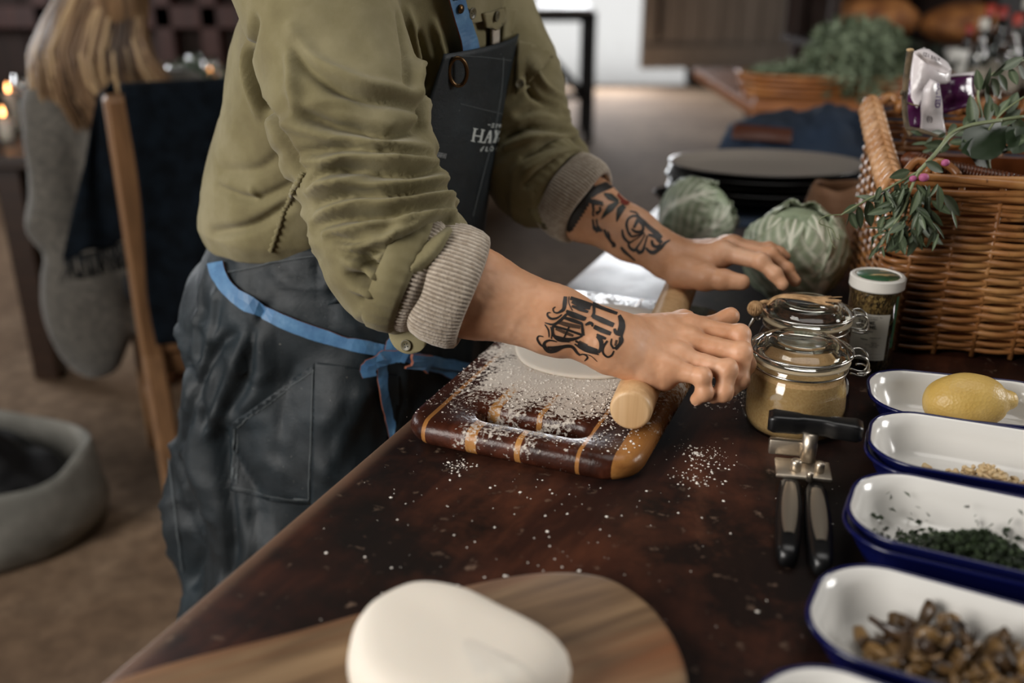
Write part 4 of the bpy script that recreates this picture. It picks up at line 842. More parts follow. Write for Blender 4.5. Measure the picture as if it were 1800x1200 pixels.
# ------------------------------------------------------------------ plates and navy cloth
m_navy = Mat('navy_cloth', '#101c2b', .85); m_navy.set('Base Color', m_navy.ramp(m_navy.noise(5, 4), [(.35, '#0a131e'), (.7, '#1d2f45')])); m_navy.bump(m_navy.noise(420, 2), .3, .001)
m_stone = Mat('black_stoneware', '#151312', .28); m_glz = Mat('pale_glazed_stoneware', '#8d857c', .22)
def tq(x, y, z=T): return Pz(x, y, z)
gu = np.linspace(-.07, .78, 60); gv = np.linspace(-.0, .95, 64); V = []
pc0 = Pz(1345, 300, T+.055); 
for i in gu:
    for j in gv:
        p = tw(2.12+j-.1, .03+i, 0); d1 = math.exp(-(((j-.62)/.15)**2+((i-.30)/.34)**2)**1.5); z = T+.004+.115*d1+.012*(math.sin(9*i+4*j)+math.sin(15*j-7*i))*(.25+d1)
        if j < .45: z = min(z, T+.012)
        if i < .0: z = T+.003-min(.28, (-i)*4.2); p = tw(2.12+j-.1, -.0075-.004*math.sin(9*j)-max(0, -i-.03)*.04, 0)
        V.append((p[0], p[1], max(z, T+.0025) if i >= 0 else z))
V = np.array(V); V[:, 2] += np.where(V[:, 2] > T, (np.abs(noise3(V, 14, 3))*.03+np.abs(noise3(V*np.array([1, .5, 1]), 26, 5))*.018)*np.clip((V[:, 2]-T)/.05, 0, 1), 0)
bCl = bvh_of(V, np.array(grid_faces(60, 64))); cl = obj('navy_cloth', V, [q[::-1] for q in grid_faces(60, 64)], m_navy); solid(cl, .002, 1); tag(cl, 'rumpled dark navy cloth heaped over the far end of the worktable', 'cloth')
def platter(label, c, z, m2, hx=.19, hy=.135, grp=None):
    t = thing('oval_platter', label, 'plate', (c[0], c[1], z), math.radians(-4), grp); a = np.arange(72)*2*PI/72; rr = []
    for s, zz_ in ((.55, 0), (.72, .0), (.8, .003), (.95, .013), (1.0, .0165), (1.0, .019), (.985, .0195)): rr.append(np.c_[hx*s*np.cos(a), hy*s*np.sin(a), np.full(72, zz_)])
    v, f = loft(rr, capt=False); obj('platter_body', v, f, m_stone, t, world=False)
    rr = []
    for s, zz_ in ((.985, .0195), (.95, .0175), (.8, .008), (.7, .0055), (.3, .005), (.01, .005)): rr.append(np.c_[hx*s*np.cos(a), hy*s*np.sin(a), np.full(72, zz_)])
    v, f = loft(rr, capb=False); obj('glazed_face', v, f, m2, t, world=False); return t
pcn = Pz(1347, 300, T+.07); PLN = ['lowest', 'second from the bottom', 'third from the bottom', 'fourth from the bottom', 'topmost']
for k in range(5): platter('black stoneware oval platter, '+PLN[k]+' of the stack on the navy cloth', (pcn[0]+.003*math.sin(k*2.2), pcn[1]+.004*math.cos(k*3)), T+.0175+.0125*k, m_glz if k == 4 else m_stone, grp='stack of black platters')
sp_ = Pz(1200, 350, T+.01); platter('small black plate tucked behind the smaller cabbage', (sp_[0]+.02, sp_[1]+.02), T+.001, m_stone, .075, .06)
pt = Pz(1135, 385, T); b = rbox((.075, .03, .002), .0005, 1); 
# ------------------------------------------------------------------ the cook
PO = np.array([-.264, 1.293, 0]); PF = np.array([.927, -.375, 0]); PL = np.array([.375, .927, 0])
def pp(f, l, z): return PO+PF*f+PL*l+np.array([0, 0, z])
cook = thing('person', 'person in olive shirt and dark apron rolling dough with tattooed forearms', 'person', tuple(PO))
m_skin = Mat('skin', '#b07a58', .48, Subsurface_Weight=.18, Subsurface_Radius=(.012, .005, .003), Subsurface_Scale=.5)
n1 = m_skin.noise(16, 4, .6); n2 = m_skin.noise(700, 2); m_skin.set('Base Color', m_skin.ramp(n1, [(.3, '#c08a64'), (.5, '#d09c78'), (.72, '#dcae8e')])); m_skin.bump(n2, .12, .0006)
# -- right arm (nearer) : joints as photographed, given as points at their own distance
Sr = pp(.13, -.185, 1.36); Er = Pd(690, 466, .965); Wr = Pd(1088, 602, .963)
RH = dict(I=[Pd(1213, 577, 1.0), Pd(1300, 588, .985), Pd(1312, 640, .975), Pd(1303, 664, .972)],
          M=[Pd(1208, 600, .982), Pd(1303, 620, .962), Pd(1300, 668, .958), Pd(1286, 684, .955)],
          R=[Pd(1192, 628, .964), Pd(1278, 650, .945), Pd(1272, 690, .944), Pd(1254, 696, .948)],
          P=[Pd(1172, 648, .951), Pd(1234, 662, .936), Pd(1238, 690, .938), Pd(1224, 702, .945)],
          T=[Pd(1128, 590, .99), Pd(1200, 572, 1.025), Pd(1252, 577, 1.045), Pd(1284, 556, 1.04)])
Sl = pp(.13, .185, 1.36); El = Pd(945, 318, 1.33); Wl = Pd(1180, 452, 1.243)
LH = dict(I=[Pd(1268, 443, 1.212), Pd(1338, 460, 1.185), Pd(1362, 482, 1.178), Pd(1376, 500, 1.174)],
          M=[Pd(1282, 435, 1.235), Pd(1355, 449, 1.212), Pd(1382, 474, 1.205), Pd(1398, 494, 1.2)],
          R=[Pd(1284, 432, 1.258), Pd(1350, 440, 1.25), Pd(1368, 446, 1.247), Pd(1380, 451, 1.245)],
          P=[Pd(1276, 432, 1.28), Pd(1322, 438, 1.285), Pd(1338, 446, 1.285), Pd(1350, 454, 1.285)],
          T=[Pd(1196, 478, 1.212), Pd(1240, 488, 1.190), Pd(1270, 492, 1.180), Pd(1304, 496, 1.170)])
FR = dict(I=(.0118, .0102, .0088, .0076), M=(.0122, .0106, .0090, .0078), R=(.0115, .0100, .0086, .0074), P=(.0105, .0088, .0078, .0068), T=(.0165, .0142, .0126, .0104))
def arm_sdf(S, E, W, H, relax):
    S, E, W = map(np.array, (S, E, W)); fw = (W-E)/np.linalg.norm(W-E); mid = E+(W-E)*.34; m2 = E+(W-E)*.72
    kn = {k: np.array(v[0]) for k, v in H.items() if k != 'T'}; across = kn['I']-kn['P']; across /= np.linalg.norm(across); hn = np.cross(fw, across); hn /= np.linalg.norm(hn)
    if hn[2] < 0: hn = -hn
    def fn(P):
        d = rcone(P, S, E, .052, .044); d = smin(d, rcone(P, E, mid, .043, .0425), .03); d = smin(d, rcone(P, mid, m2, .0425, .0325), .02); d = smin(d, rcone(P, m2, W-fw*.012, .0325, .0268), .015)
        d = smin(d, rcone(P, W-fw*.02+across*.008, W+fw*.004+across*.008, .0225, .020), .012); d = smin(d, rcone(P, W-fw*.02-across*.009, W+fw*.004-across*.009, .0225, .0195), .012)
        d = smin(d, ell(P, W-fw*.012-across*.021+hn*.010, (.010, .010, .009)), .012)         # wrist bone
        h = None
        for k, r in (('I', .0150), ('M', .0155), ('R', .0148), ('P', .0138)):                  # palm
            o = {'I': .012, 'M': .004, 'R': -.005, 'P': -.013}[k]; b = rcone(P, W+across*o-hn*.002, kn[k]-hn*.006, .0185, r); h = b if h is None else smin(h, b, .012)
            h = smin(h, rcone(P, W+across*o*.7+hn*.0105, kn[k]+hn*.0055, .0038, .0042), .010)  # tendons
        tb = np.array(H['T'][1]); b = rcone(P, W+across*.008-hn*.006, np.array(H['T'][0]), .018, .0185); h = smin(h, b, .014); h = smin(h, rcone(P, np.array(H['T'][0]), tb, .0185, .0150), .012)
        h = smin(h, rcone(P, np.array(H['T'][0])*.55+tb*.45, kn['I']-hn*.008, .0105, .0095), .018)     # web of the thumb
        h = smin(h, rcone(P, W-across*.016-hn*.006, kn['P']-hn*.010-across*.002, .0155, .0125), .012)    # heel
        d = smin(d, h, .014)
        fin = None
        for k, js in H.items():
            r = FR[k]; js = [np.array(j) for j in js]; c = None
            for i in range(3):
                if k == 'T' and i == 0: continue
                b = rcone(P, js[i], js[i+1], r[i]*(.98 if i else 1), r[i+1]*.95); c = b if c is None else smin(c, b, .0035)
                if i: c = smin(c, np.linalg.norm(P-js[i]-hn*.001, axis=1)-r[i]*1.03, .004)          # joint
            fin = c if fin is None else smin(fin, c, .0022)
            if k != 'T': d = smin(d, np.linalg.norm(P-js[0]-hn*.0025, axis=1)-r[0]*1.0, .009)     # knuckle
        d = smin(d, fin, .0075)
        w = np.clip((np.linalg.norm(P-W, axis=1)), 0, .2); return d
    return fn, hn, across
def build_arm(S, E, W, H, h):
    fn, hn, ac = arm_sdf(S, E, W, H, 0); pts = np.array([E, W]+[j for v in H.values() for j in v]); V, F = surface_nets(fn, pts.min(0)-.06, pts.max(0)+.05, h)
    V = V+vnormals(V, F)*(noise3(V, 260, 2)*.00025+noise3(V, 95, 5)*.0005)[:, None]; return V, F, hn, ac
VR, FRr, hnR, acR = build_arm(Sr, Er, Wr, RH, .0018); VL, FLl, hnL, acL = build_arm(Sl, El, Wl, LH, .0020)
# -- head, neck and trunk under the clothes (coarser)
hc_ = pp(.29, 0, 1.57); hf = (PF*.86+np.array([0, 0, -.5])); hf /= np.linalg.norm(hf); hu = PF*.5+np.array([0, 0, .86]); hu -= hf*(hu@hf); hu /= np.linalg.norm(hu)
Rh = np.stack([hf, PL, hu], 1)
def trunk(P):
    d = ell(P, pp(.10, 0, 1.24), (.10, .15, .17), np.stack([PF, PL, [0, 0, 1]], 1)); d = smin(d, ell(P, pp(.0, 0, 1.02), (.10, .14, .12), np.stack([PF, PL, [0, 0, 1]], 1)), .08)
    d = smin(d, rcone(P, Sr, Sl, .05, .05), .05); d = smin(d, rcone(P, pp(.16, 0, 1.38), pp(.25, 0, 1.50), .06, .056), .04)
    for s, e in ((Sr, Er), (Sl, El)): d = smin(d, rcone(P, s, e, .05, .042), .03)
    d = smin(d, ell(P, hc_+hu*.02-hf*.01, (.095, .077, .105), Rh), .03); d = smin(d, ell(P, hc_-hu*.06+hf*.035, (.06, .055, .06), Rh), .04)
    d = smin(d, rcone(P, hc_+hf*.09+hu*.01, hc_+hf*.112-hu*.030, .009, .014), .012); d = smin(d, ell(P, hc_+hf*.083+hu*.035, (.02, .055, .012), Rh), .02)
    for s in (-1, 1): d = smin(d, ell(P, hc_+PL*s*.078-hf*.01-hu*.01, (.02, .008, .032), Rh), .006); d = np.maximum(d, -(np.linalg.norm(P-hc_-hf*.098-PL*s*.032-hu*.012, axis=1)-.0105))
    d = smin(d, ell(P, hc_+hf*.085-hu*.068, (.012, .024, .006), Rh), .006); return d
VT, FT = surface_nets(trunk, pp(0, 0, 1.2)-np.array([.30, .35, .38]), pp(.2, 0, 1.3)+np.array([.38, .40, .42]), .0075)
V = np.concatenate([VR, VL, VT]); F = np.concatenate([FRr, FLl+len(VR), FT+len(VR)+len(VL)]); body = fast_obj('body', V, F, m_skin, cook)
bR = bvh_of(VR, FRr); bL = bvh_of(VL, FLl)
m_hair = two('dark_brown_hair', '#22160f', '#3c281b', 60, .6, bump=.6, stretch=(1, 1, .2))
V, F = surface_nets(lambda P: np.maximum(ell(P, hc_+hu*.028-hf*.014, (.104, .087, .112), Rh), -(ell(P, hc_-hu*.02+hf*.075, (.085, .12, .085), Rh))), hc_-.16, hc_+.16, .007); fast_obj('hair', V+vnormals(V, F)*(noise3(V, 90)*.004)[:, None], F, m_hair, cook)
m_eye = Mat('eye', '#d8d2c8', .2)
for s in (-1, 1): v, f = ball(.0110, hc_+hf*.0795+PL*s*.032+hu*.012, 14, 10); e = obj('eye', v, f, m_eye, cook); v, f = ball(.0055, hc_+hf*.0855+PL*s*.032+hu*.010, 10, 8); obj('iris', v, f, Mat('brown_iris', '#2a1b12', .2), e)
# nails
m_nail = Mat('fingernail', '#c9a08a', .3)
def nail(tip, prev, n, w, L, name='fingernail'):
    d = np.array(tip)-np.array(prev); d /= np.linalg.norm(d); n = np.array(n, float); n = n-d*(n@d); n /= np.linalg.norm(n); y = np.cross(n, d); v = []
    for i in range(8):
        for j in range(9):
            t = i/7; s = j/8*2-1; ww = w*(1-.10*t*t)*(1 if i else .85); v.append(np.array(tip)+d*(L*(t-.55))+y*ww*s*.92+n*(w*1.16*math.sqrt(max(0, 1-.55*s*s))-.12*L*t*t-.0006))
    o = obj(name, v, grid_faces(8, 9), m_nail, cook); solid(o, .0006, 0)
nail(LH['T'][3]-(LH['T'][3]-LH['T'][2])*.05, LH['T'][2], np.array([.15, -.75, .62]), .0076, .0125, 'thumbnail')
nail(RH['P'][3], RH['P'][2], np.array([.7, -.4, .2]), .0056, .009); nail(RH['R'][3], RH['R'][2], np.array([.8, -.3, .1]), .006, .009); nail(LH['I'][3], LH['I'][2], np.array([.75, -.2, .6]), .0058, .009); nail(LH['M'][3], LH['M'][2], np.array([.75, -.2, .6]), .006, .009)

# -- tattoos: ink lines lying on the skin
m_inkt = Mat('black_tattoo_ink', '#262220', .5); m_inkg = Mat('grey_tattoo_shade', '#4d3a2d', .5); m_inkr = Mat('red_tattoo_ink', '#7c2f22', .5); m_inkd = Mat('dark_green_ink', '#20241e', .5)
k8 = lambda pts: [(920+x/8, 500+y/8) for x, y in pts]
T1 = [([(590, 170), (580, 260), (560, 350), (480, 400)], (7, 9, 7, 3)), ([(480, 400), (430, 390), (415, 340), (450, 315)], (4, 3, 3, 2)), ([(540, 420), (470, 470), (390, 480), (340, 440), (340, 400), (380, 395)], (2, 4, 5, 4, 3, 2)),
      ([(660, 190), (800, 240), (960, 290)], (7, 9, 7)), ([(680, 240), (800, 300), (940, 330)], (6, 8, 7)), ([(680, 300), (800, 350), (910, 385)], (4, 7, 5)), ([(640, 170), (640, 270), (690, 370)], 2),
      ([(970, 270), (1100, 330), (1320, 410)], (8, 7, 6)), ([(990, 290), (990, 400), (960, 460)], (6, 6, 5)), ([(600, 370), (720, 420), (880, 480)], (5, 8, 6)), ([(600, 400), (700, 450), (860, 500)], (5, 6, 4)), ([(960, 430), (1100, 490), (1270, 570)], (6, 8, 8)), ([(970, 460), (1100, 520), (1260, 590)], (4, 6, 4)),
      ([(870, 570), (930, 540), (970, 560), (960, 590)], (4, 7, 6, 3)), ([(990, 590), (1100, 640), (1230, 690)], (8, 9, 7)), ([(990, 610), (1100, 660), (1220, 705)], (4, 6, 4)), ([(550, 460), (680, 500), (820, 550)], (5, 8, 6)), ([(600, 420), (520, 500), (420, 560), (300, 535)], (5, 6, 5, 2)), ([(820, 540), (830, 640), (840, 720)], (4, 6, 6)),
      ([(410, 580), (600, 630), (830, 710)], (5, 5, 5)), ([(640, 590), (600, 680), (560, 760)], 3.2), ([(410, 580), (420, 700), (500, 770), (650, 790)], (4, 5, 8, 6)), ([(480, 740), (600, 770), (720, 760), (830, 720)], (4, 8, 6, 3)), ([(440, 720), (600, 760)], 4),
      ([(300, 560), (350, 640), (360, 740)], (2, 3, 2)), ([(380, 590), (400, 680), (390, 760)], (1.5, 3, 2)), ([(280, 730), (220, 720), (195, 760), (230, 830), (280, 870)], (2, 3, 4, 4, 3)), ([(470, 800), (370, 780), (300, 810), (295, 870), (360, 930), (450, 920), (560, 870), (680, 870), (760, 960), (800, 990)], (2, 4, 5, 7, 9, 9, 7, 6, 5, 3)), ([(340, 880), (450, 880), (560, 860)], (5, 6, 4)),
      ([(780, 990), (840, 975), (890, 1000), (900, 1030), (860, 1070)], (3, 3, 3, 4, 2)), ([(850, 970), (950, 1000), (1040, 1080)], (1, 1.6, 1)), ([(730, 790), (850, 850), (1040, 920)], (4, 5, 5)), ([(760, 840), (880, 900), (1050, 960)], (4, 9, 8)), ([(720, 830), (800, 890), (900, 940), (1060, 980)], (3, 4, 4, 3)),
      ([(1040, 720), (1090, 800), (1090, 900), (1050, 950)], (8, 9, 8, 6)), ([(1030, 700), (1100, 740), (1160, 760)], (4, 7, 5)), ([(1180, 790), (1120, 880), (1120, 960), (1180, 1015), (1240, 990), (1270, 930)], (4, 5, 4, 4, 4, 3)), ([(1240, 760), (1230, 840), (1270, 900)], (3, 4, 4)), ([(1350, 430), (1390, 520), (1400, 620), (1350, 700)], (5, 8, 8, 5)), ([(1340, 440), (1360, 560), (1330, 680)], (4, 6, 6)), ([(1280, 620), (1300, 680), (1370, 710)], (5, 8, 5)), ([(1410, 500), (1420, 600), (1380, 720), (1380, 800), (1290, 910)], (2, 3, 5, 7, 6)), ([(1350, 740), (1340, 830), (1270, 900)], 3)]
strokes(bR, [(k8(p), tuple(x*.86 for x in w) if hasattr(w, '__len__') else w*.86) for p, w in T1], .00045, 'ship_tattoo', m_inkt, cook)
strokes(bR, [(k8(p), w) for p, w in [([(480, 520), (600, 560), (800, 600)], (6, 8, 6)), ([(450, 620), (600, 680), (700, 720)], (4, 6, 4)), ([(780, 800), (900, 860)], 5), ([(1310, 780), (1290, 860)], 4)]], .0003, 'tattoo_shading', m_inkg, cook)
k75 = lambda pts: [(990+x/7.5, 310+y/7.5) for x, y in pts]
T2 = [([(20+k*42, 560-k*62), (60+k*34, 640-k*52), (110+k*27, 720-k*46)], 11) for k in range(9)]+[([(90+k*34, 480-k*42), (200+k*20, 560-k*44)], 12) for k in range(7)]+[([(-10+k*45, 640-k*70), (40+k*42, 720-k*70)], 12) for k in range(9)]+[([(350, 240), (460, 170), (600, 110), (700, 110)], (16, 14, 12, 8)), ([(420, 210), (560, 150), (690, 110), (770, 190)], (10, 10, 9, 6)), ([(650, 70), (740, 110), (800, 210)], 4), ([(360, 330), (420, 340), (490, 350), (525, 345)], (8, 10, 7, 3)), ([(480, 340), (520, 350), (520, 385), (490, 380)], 2.2), ([(390, 370), (400, 440), (390, 500), (410, 520)], (5, 4, 3, 5)), ([(480, 400), (490, 450), (430, 490)], (4, 4, 7)), ([(390, 560), (400, 640), (420, 700)], (3, 4, 7)), ([(440, 560), (450, 640), (480, 690)], (3, 3, 6)), ([(400, 660), (440, 700), (520, 710)], (6, 8, 4)), ([(430, 700), (450, 740)], 4),
      ([(540, 700), (580, 780), (620, 840), (680, 930)], (4, 6, 5, 4)), ([(590, 720), (620, 800), (590, 820)], 2.5), ([(620, 860), (670, 870), (690, 920), (640, 920)], 2.5), ([(760, 930), (810, 990), (880, 1050), (950, 1110)], (4, 6, 4, 3)),
      ([(880, 460), (960, 480), (1000, 540), (1060, 600), (1140, 680), (1240, 760), (1300, 810)], (2, 3, 5, 7, 8, 9, 5)), ([(1000, 540), (930, 520), (860, 560), (835, 640), (860, 740), (890, 790)], (4, 4, 4, 5, 4, 3)), ([(990, 560), (960, 620), (930, 680)], (6, 6, 4)), ([(1000, 590), (1050, 650), (1040, 720), (960, 730), (900, 690)], (4, 5, 5, 5, 3)), ([(870, 740), (900, 790), (1000, 770), (1060, 730)], (5, 4, 3, 3)), ([(780, 700), (790, 780), (830, 840), (880, 870), (930, 840)], (3, 5, 5, 4, 2)), ([(930, 840), (1000, 800), (1070, 740)], 2.2), ([(860, 880), (880, 940), (940, 975), (970, 940), (1040, 840), (1080, 760)], (4, 5, 6, 4, 2.5, 2.5)), ([(970, 960), (1000, 1000), (1050, 980), (1080, 890), (1110, 780)], (4, 7, 6, 3, 3)), ([(1090, 940), (1140, 990), (1200, 1000), (1290, 940), (1340, 880), (1410, 840)], (3, 6, 8, 6, 5, 2)), ([(1170, 840), (1180, 900), (1230, 930), (1290, 900)], (4, 6, 6, 5)), ([(1220, 790), (1260, 840), (1300, 880)], (6, 8, 6)), ([(1120, 770), (1200, 790), (1260, 830)], (4, 6, 6))]
strokes(bL, [(k75(p), w) for p, w in T2], .0005, 'shell_tattoo', m_inkt, cook)
strokes(bL, [(k75(p), w) for p, w in [([(535, 225), (620, 270), (730, 330)], (2, 12, 4)), ([(730, 340), (620, 420), (500, 560)], (4, 13, 1)), ([(810, 390), (750, 450), (705, 600)], (8, 13, 1))]], .0006, 'leaf_tattoo', m_inkd, cook)
strokes(bL, [(k75(p), w) for p, w in [([(720, 230), (800, 300), (860, 370)], (6, 11, 6)), ([(760, 320), (850, 360)], 8)]], .0007, 'flower_tattoo', m_inkr, cook)

# -- shirt
m_sh = Mat('olive_twill', '#6f6749', .9, spec=.2, Sheen_Weight=.12, Sheen_Roughness=.5); n1 = m_sh.noise(9, 5, .6); n2 = m_sh.noise(900, 2); m_sh.set('Base Color', m_sh.ramp(n1, [(.3, '#675e43'), (.5, '#787051'), (.7, '#888063')])); m_sh.bump(m_sh.math('ADD', n2, m_sh.math('MULTIPLY', m_sh.noise(55, 4), 2.5)), .22, .0012)
TZ = np.array([.985, 1.0, 1.012, 1.036, 1.08, 1.16, 1.25, 1.33, 1.40, 1.45, 1.49]); TC = np.array([.0, .0, .003, .01, .028, .06, .095, .12, .15, .18, .2]); TA = np.array([.10, .125, .140, .153, .157, .155, .152, .135, .105, .075, .05]); TB = np.array([.13, .16, .178, .188, .190, .193, .197, .198, .16, .10, .06])
def torso_sdf(P):
    q = P-PO; f = q@PF; l = q@PL; z = q[:, 2]; c = np.interp(z, TZ, TC); a = np.interp(z, TZ, TA); b = np.interp(z, TZ, TB)
    d = (np.sqrt(((f-c)/a)**2+(l/b)**2)-1)*np.minimum(a, b); return np.maximum(d*.93, np.maximum(.99-z, z-1.49))
cuffR = Pd(778, 497, .95); cuffL = Pd(1008, 345, 1.30)
def sleeve(P, S, E, Cf, rs, re, rc, k):
    m = S+(E-S)*.55; d = rcone(P, S, m, rs, (rs+re)/2+.004); d = smin(d, rcone(P, m, E, (rs+re)/2+.004, re), .02); e2 = E+(Cf-E)*.45; d = smin(d, rcone(P, E, e2, re, (re+rc)/2+.002), .02); return smin(d, rcone(P, e2, Cf, (re+rc)/2+.002, rc), .02)
Esr = Pd(688, 448, .965); Esl = Pd(940, 306, 1.33)
def shirt_sdf(P):
    d = torso_sdf(P); d = smin(d, sleeve(P, Sr+np.array([0, 0, -.005]), Esr, cuffR-(cuffR-Esr)/np.linalg.norm(cuffR-Esr)*.03, .080, .067, .046, 0), .022); d = smin(d, sleeve(P, Sl, Esl, cuffL-(cuffL-Esl)/np.linalg.norm(cuffL-Esl)*.035, .078, .064, .046, 0), .022)
    return smin(d, rcone(P, Sr+[0, 0, .01], Sl+[0, 0, .01], .065, .065), .05)
V, F = surface_nets(shirt_sdf, pp(0, 0, 1.2)-np.array([.27, .56, .32]), pp(.2, 0, 1.25)+np.array([.28, .38, .28]), .0034)
b0 = bvh_of(V, F); N = vnormals(V, F); disp = noise3(V, 14, 1)*.0040+noise3(V, 36, 3)*.0016+noise3(V, 80, 8)*.0005
# bunched rings along both sleeves
for S, E, Cf, ph in ((Sr, Esr, cuffR, 0), (Sl, Esl, cuffL, 2.)):
    for A, B, lo, t0 in ((S, E, .45, 0.), (E, Cf, 0., 1.)):
        d = B-A; L = np.linalg.norm(d); d = d/L; t = (V-A)@d/L; r = np.linalg.norm(V-A-np.outer(t*L, d), axis=1); w = np.exp(-((r-.066)/.035)**2)*np.clip((t-lo)/.3, 0, 1)*np.clip((1.05-t)/.1, 0, 1)
        q = V-A-np.outer(t*L, d); q = q/(np.linalg.norm(q, axis=1)[:, None]+1e-9); C3 = np.c_[q*.55, t*L/.021]; C3 = np.c_[q[:, 0]*.9+q[:, 2]*.4, q[:, 1]*.9-q[:, 2]*.3, t*L/.020+noise3(V, 11, 7+ph)*.9]
        rid = 1-2.2*np.abs(noise3(C3, 1.0, 3+ph)); rid2 = 1-2.2*np.abs(noise3(C3*np.array([1.6, 1.6, 1.7]), 1.0, 9+ph)); disp += w*(.0052*np.clip(rid, -.8, 1)+.0018*rid2)
folds = [([(598, 440), (640, 455), (672, 482)], -.007, 8), ([(608, 458), (640, 470), (668, 492)], .005, 9), ([(612, 484), (650, 494), (684, 518)], -.008, 8), ([(620, 505), (650, 512), (682, 532)], .005, 9), ([(640, 526), (668, 526), (694, 540)], -.007, 7), ([(585, 415), (620, 425), (650, 425)], -.006, 8), ([(515, 52), (530, 82), (552, 109), (590, 131), (635, 150), (687, 157), (732, 165)], .008, 15), ([(520, 80), (545, 118), (590, 150), (640, 172), (700, 180), (735, 190)], -.008, 13), ([(511, 94), (519, 150), (526, 195)], .007, 14), ([(530, 199), (582, 221), (635, 229), (687, 240), (747, 225)], -.012, 12), ([(504, 217), (575, 236), (687, 256), (751, 259)], .007, 12),
         ([(530, 270), (590, 262), (635, 262), (747, 277)], -.007, 9), ([(530, 282), (594, 281), (687, 280), (759, 287)], .007, 10), ([(549, 322), (582, 300), (635, 300), (725, 311), (762, 300)], -.009, 9), ([(545, 335), (590, 321), (672, 330), (770, 319)], .007, 10), ([(560, 360), (605, 345), (650, 340), (717, 342), (774, 336)], -.010, 9), ([(564, 373), (627, 358), (687, 362), (777, 352)], .007, 10), ([(560, 398), (612, 384), (687, 381), (777, 369)], -.010, 9), ([(575, 412), (650, 398), (725, 383), (785, 378)], .007, 9),
         ([(640, 447), (687, 433), (733, 414), (780, 384)], -.010, 9), ([(600, 440), (640, 430), (698, 418), (757, 386)], .006, 9), ([(640, 468), (668, 465), (698, 449), (719, 430), (785, 393)], -.010, 9), ([(677, 512), (698, 482), (717, 449)], -.009, 8), ([(698, 484), (745, 451), (780, 407)], .006, 12), ([(620, 490), (650, 500), (690, 520)], -.007, 8),
         ([(451, 40), (440, 112), (462, 180), (492, 228), (530, 300)], -.011, 12), ([(432, 90), (436, 140), (452, 200)], .007, 12), ([(380, 330), (444, 352), (519, 322)], -.005, 11), ([(372, 409), (444, 397), (507, 360)], -.007, 12), ([(385, 300), (450, 300), (500, 265)], -.004, 14), ([(440, 330), (448, 350)], .004, 8),
         ([(735, 60), (750, 120), (748, 180), (740, 220)], -.009, 10), ([(715, 20), (732, 90), (735, 160)], .007, 12), ([(700, 30), (715, 100), (716, 150)], -.006, 9), ([(760, 40), (775, 100), (770, 160)], .006, 9),
         ([(887, 240), (932, 225), (1000, 229)], -.008, 9), ([(890, 256), (940, 242), (1010, 243)], .006, 9), ([(921, 277), (985, 250), (1037, 255)], -.009, 9), ([(925, 300), (985, 272), (1045, 268)], .006, 9), ([(925, 325), (977, 290), (1045, 279)], -.009, 8), ([(910, 200), (950, 190), (990, 200)], -.006, 10), ([(920, 130), (940, 170), (985, 190)], -.006, 9), ([(930, 110), (955, 150), (990, 175)], .006, 9)]
for pts, amp, wpx in folds:
    P2 = smooth_path(np.array(pts, float), 26); L3 = [cast(b0, *q) for q in P2]; L3 = np.array([h[0] for h in L3 if h is not None])
    if len(L3) < 3: continue
    wm = wpx*.86/FPX; lo, hi = L3.min(0)-wm*3, L3.max(0)+wm*3; sel = np.where(((V > lo) & (V < hi)).all(1))[0]
    if not len(sel): continue
    dm = np.full(len(sel), 9.); tt = np.zeros(len(sel))
    for i in range(len(L3)-1):
        a, b = L3[i], L3[i+1]; ab = b-a; t = np.clip(((V[sel]-a)@ab)/(ab@ab+1e-12), 0, 1); dd = np.linalg.norm(V[sel]-a-np.outer(t, ab), axis=1); m = dd < dm; dm[m] = dd[m]; tt[m] = (i+t[m])/(len(L3)-1)
    disp[sel] += (1.75 if amp < 0 else 1.5)*amp*np.exp(-(dm/wm)**2)*np.sin(PI*np.clip(.08+.84*tt, 0, 1))**.6
V2 = V+N*disp[:, None]; shirt = fast_obj('shirt', V2, F, m_sh, cook); bS = bvh_of(V2, F)
# -- rolled cuffs: knitted lining folded outwards, shirt cuff tab with button
m_knit = Mat('oatmeal_knit', '#b5a692', .95, Sheen_Weight=.4); m_knit.set('Base Color', m_knit.mix(m_knit.math('MULTIPLY', m_knit.attr('groove_shade'), .75), m_knit.ramp(m_knit.noise(160, 4), [(.3, '#a89985'), (.7, '#d2c6b5')]), '#5f5145')); m_knit.bump(m_knit.noise(420, 3), .6, .002)  # shade between the knit ribs is painted into the colour
def cuff(c, ax, prof, sx, sy, up, name, m, ribs=84, amp=.0008, tilt=0.0):
    ax = ax/np.linalg.norm(ax); up = np.array(up, float); up = up-ax*(up@ax); up /= np.linalg.norm(up); sd = np.cross(ax, up); K = ribs*4; a = np.arange(K)*2*PI/K; rg = []
    for i, (r, h) in enumerate(prof):
        rb = amp*np.cos(a*ribs)*(1 if 0 < i < len(prof)-1 else 0); rr = r+rb+.0022*np.sin(3*a+1)+.0015*np.sin(5*a+2*i*.2); hh = h+tilt*np.cos(a)+.003*np.sin(2*a+.5)
        rg.append(c+np.outer(hh, ax)+np.outer(rr*np.cos(a)*sy, up)+np.outer(rr*np.sin(a)*sx, sd))
    v, f = loft(rg, capb=False, capt=False); o = obj(name, v, f, m, cook); at = o.data.attributes.new('groove_shade', 'FLOAT', 'POINT'); at.data.foreach_set('value', np.tile(.5-.5*np.cos(a*ribs), len(prof))); return o
axR = Wr-cuffR; axL = Wl-cuffL; UP = (0, 0, 1)
kp = [(.0435, .012), (.045, .022), (.0485, .026), (.0525, .024), (.0555, .016), (.0565, .004), (.0555, -.010), (.0525, -.020), (.0475, -.026), (.043, -.024)]
cuff(cuffR+axR/np.linalg.norm(axR)*.006, axR, kp, 1.0, 1.05, UP, 'knit_cuff', m_knit, tilt=-.002)
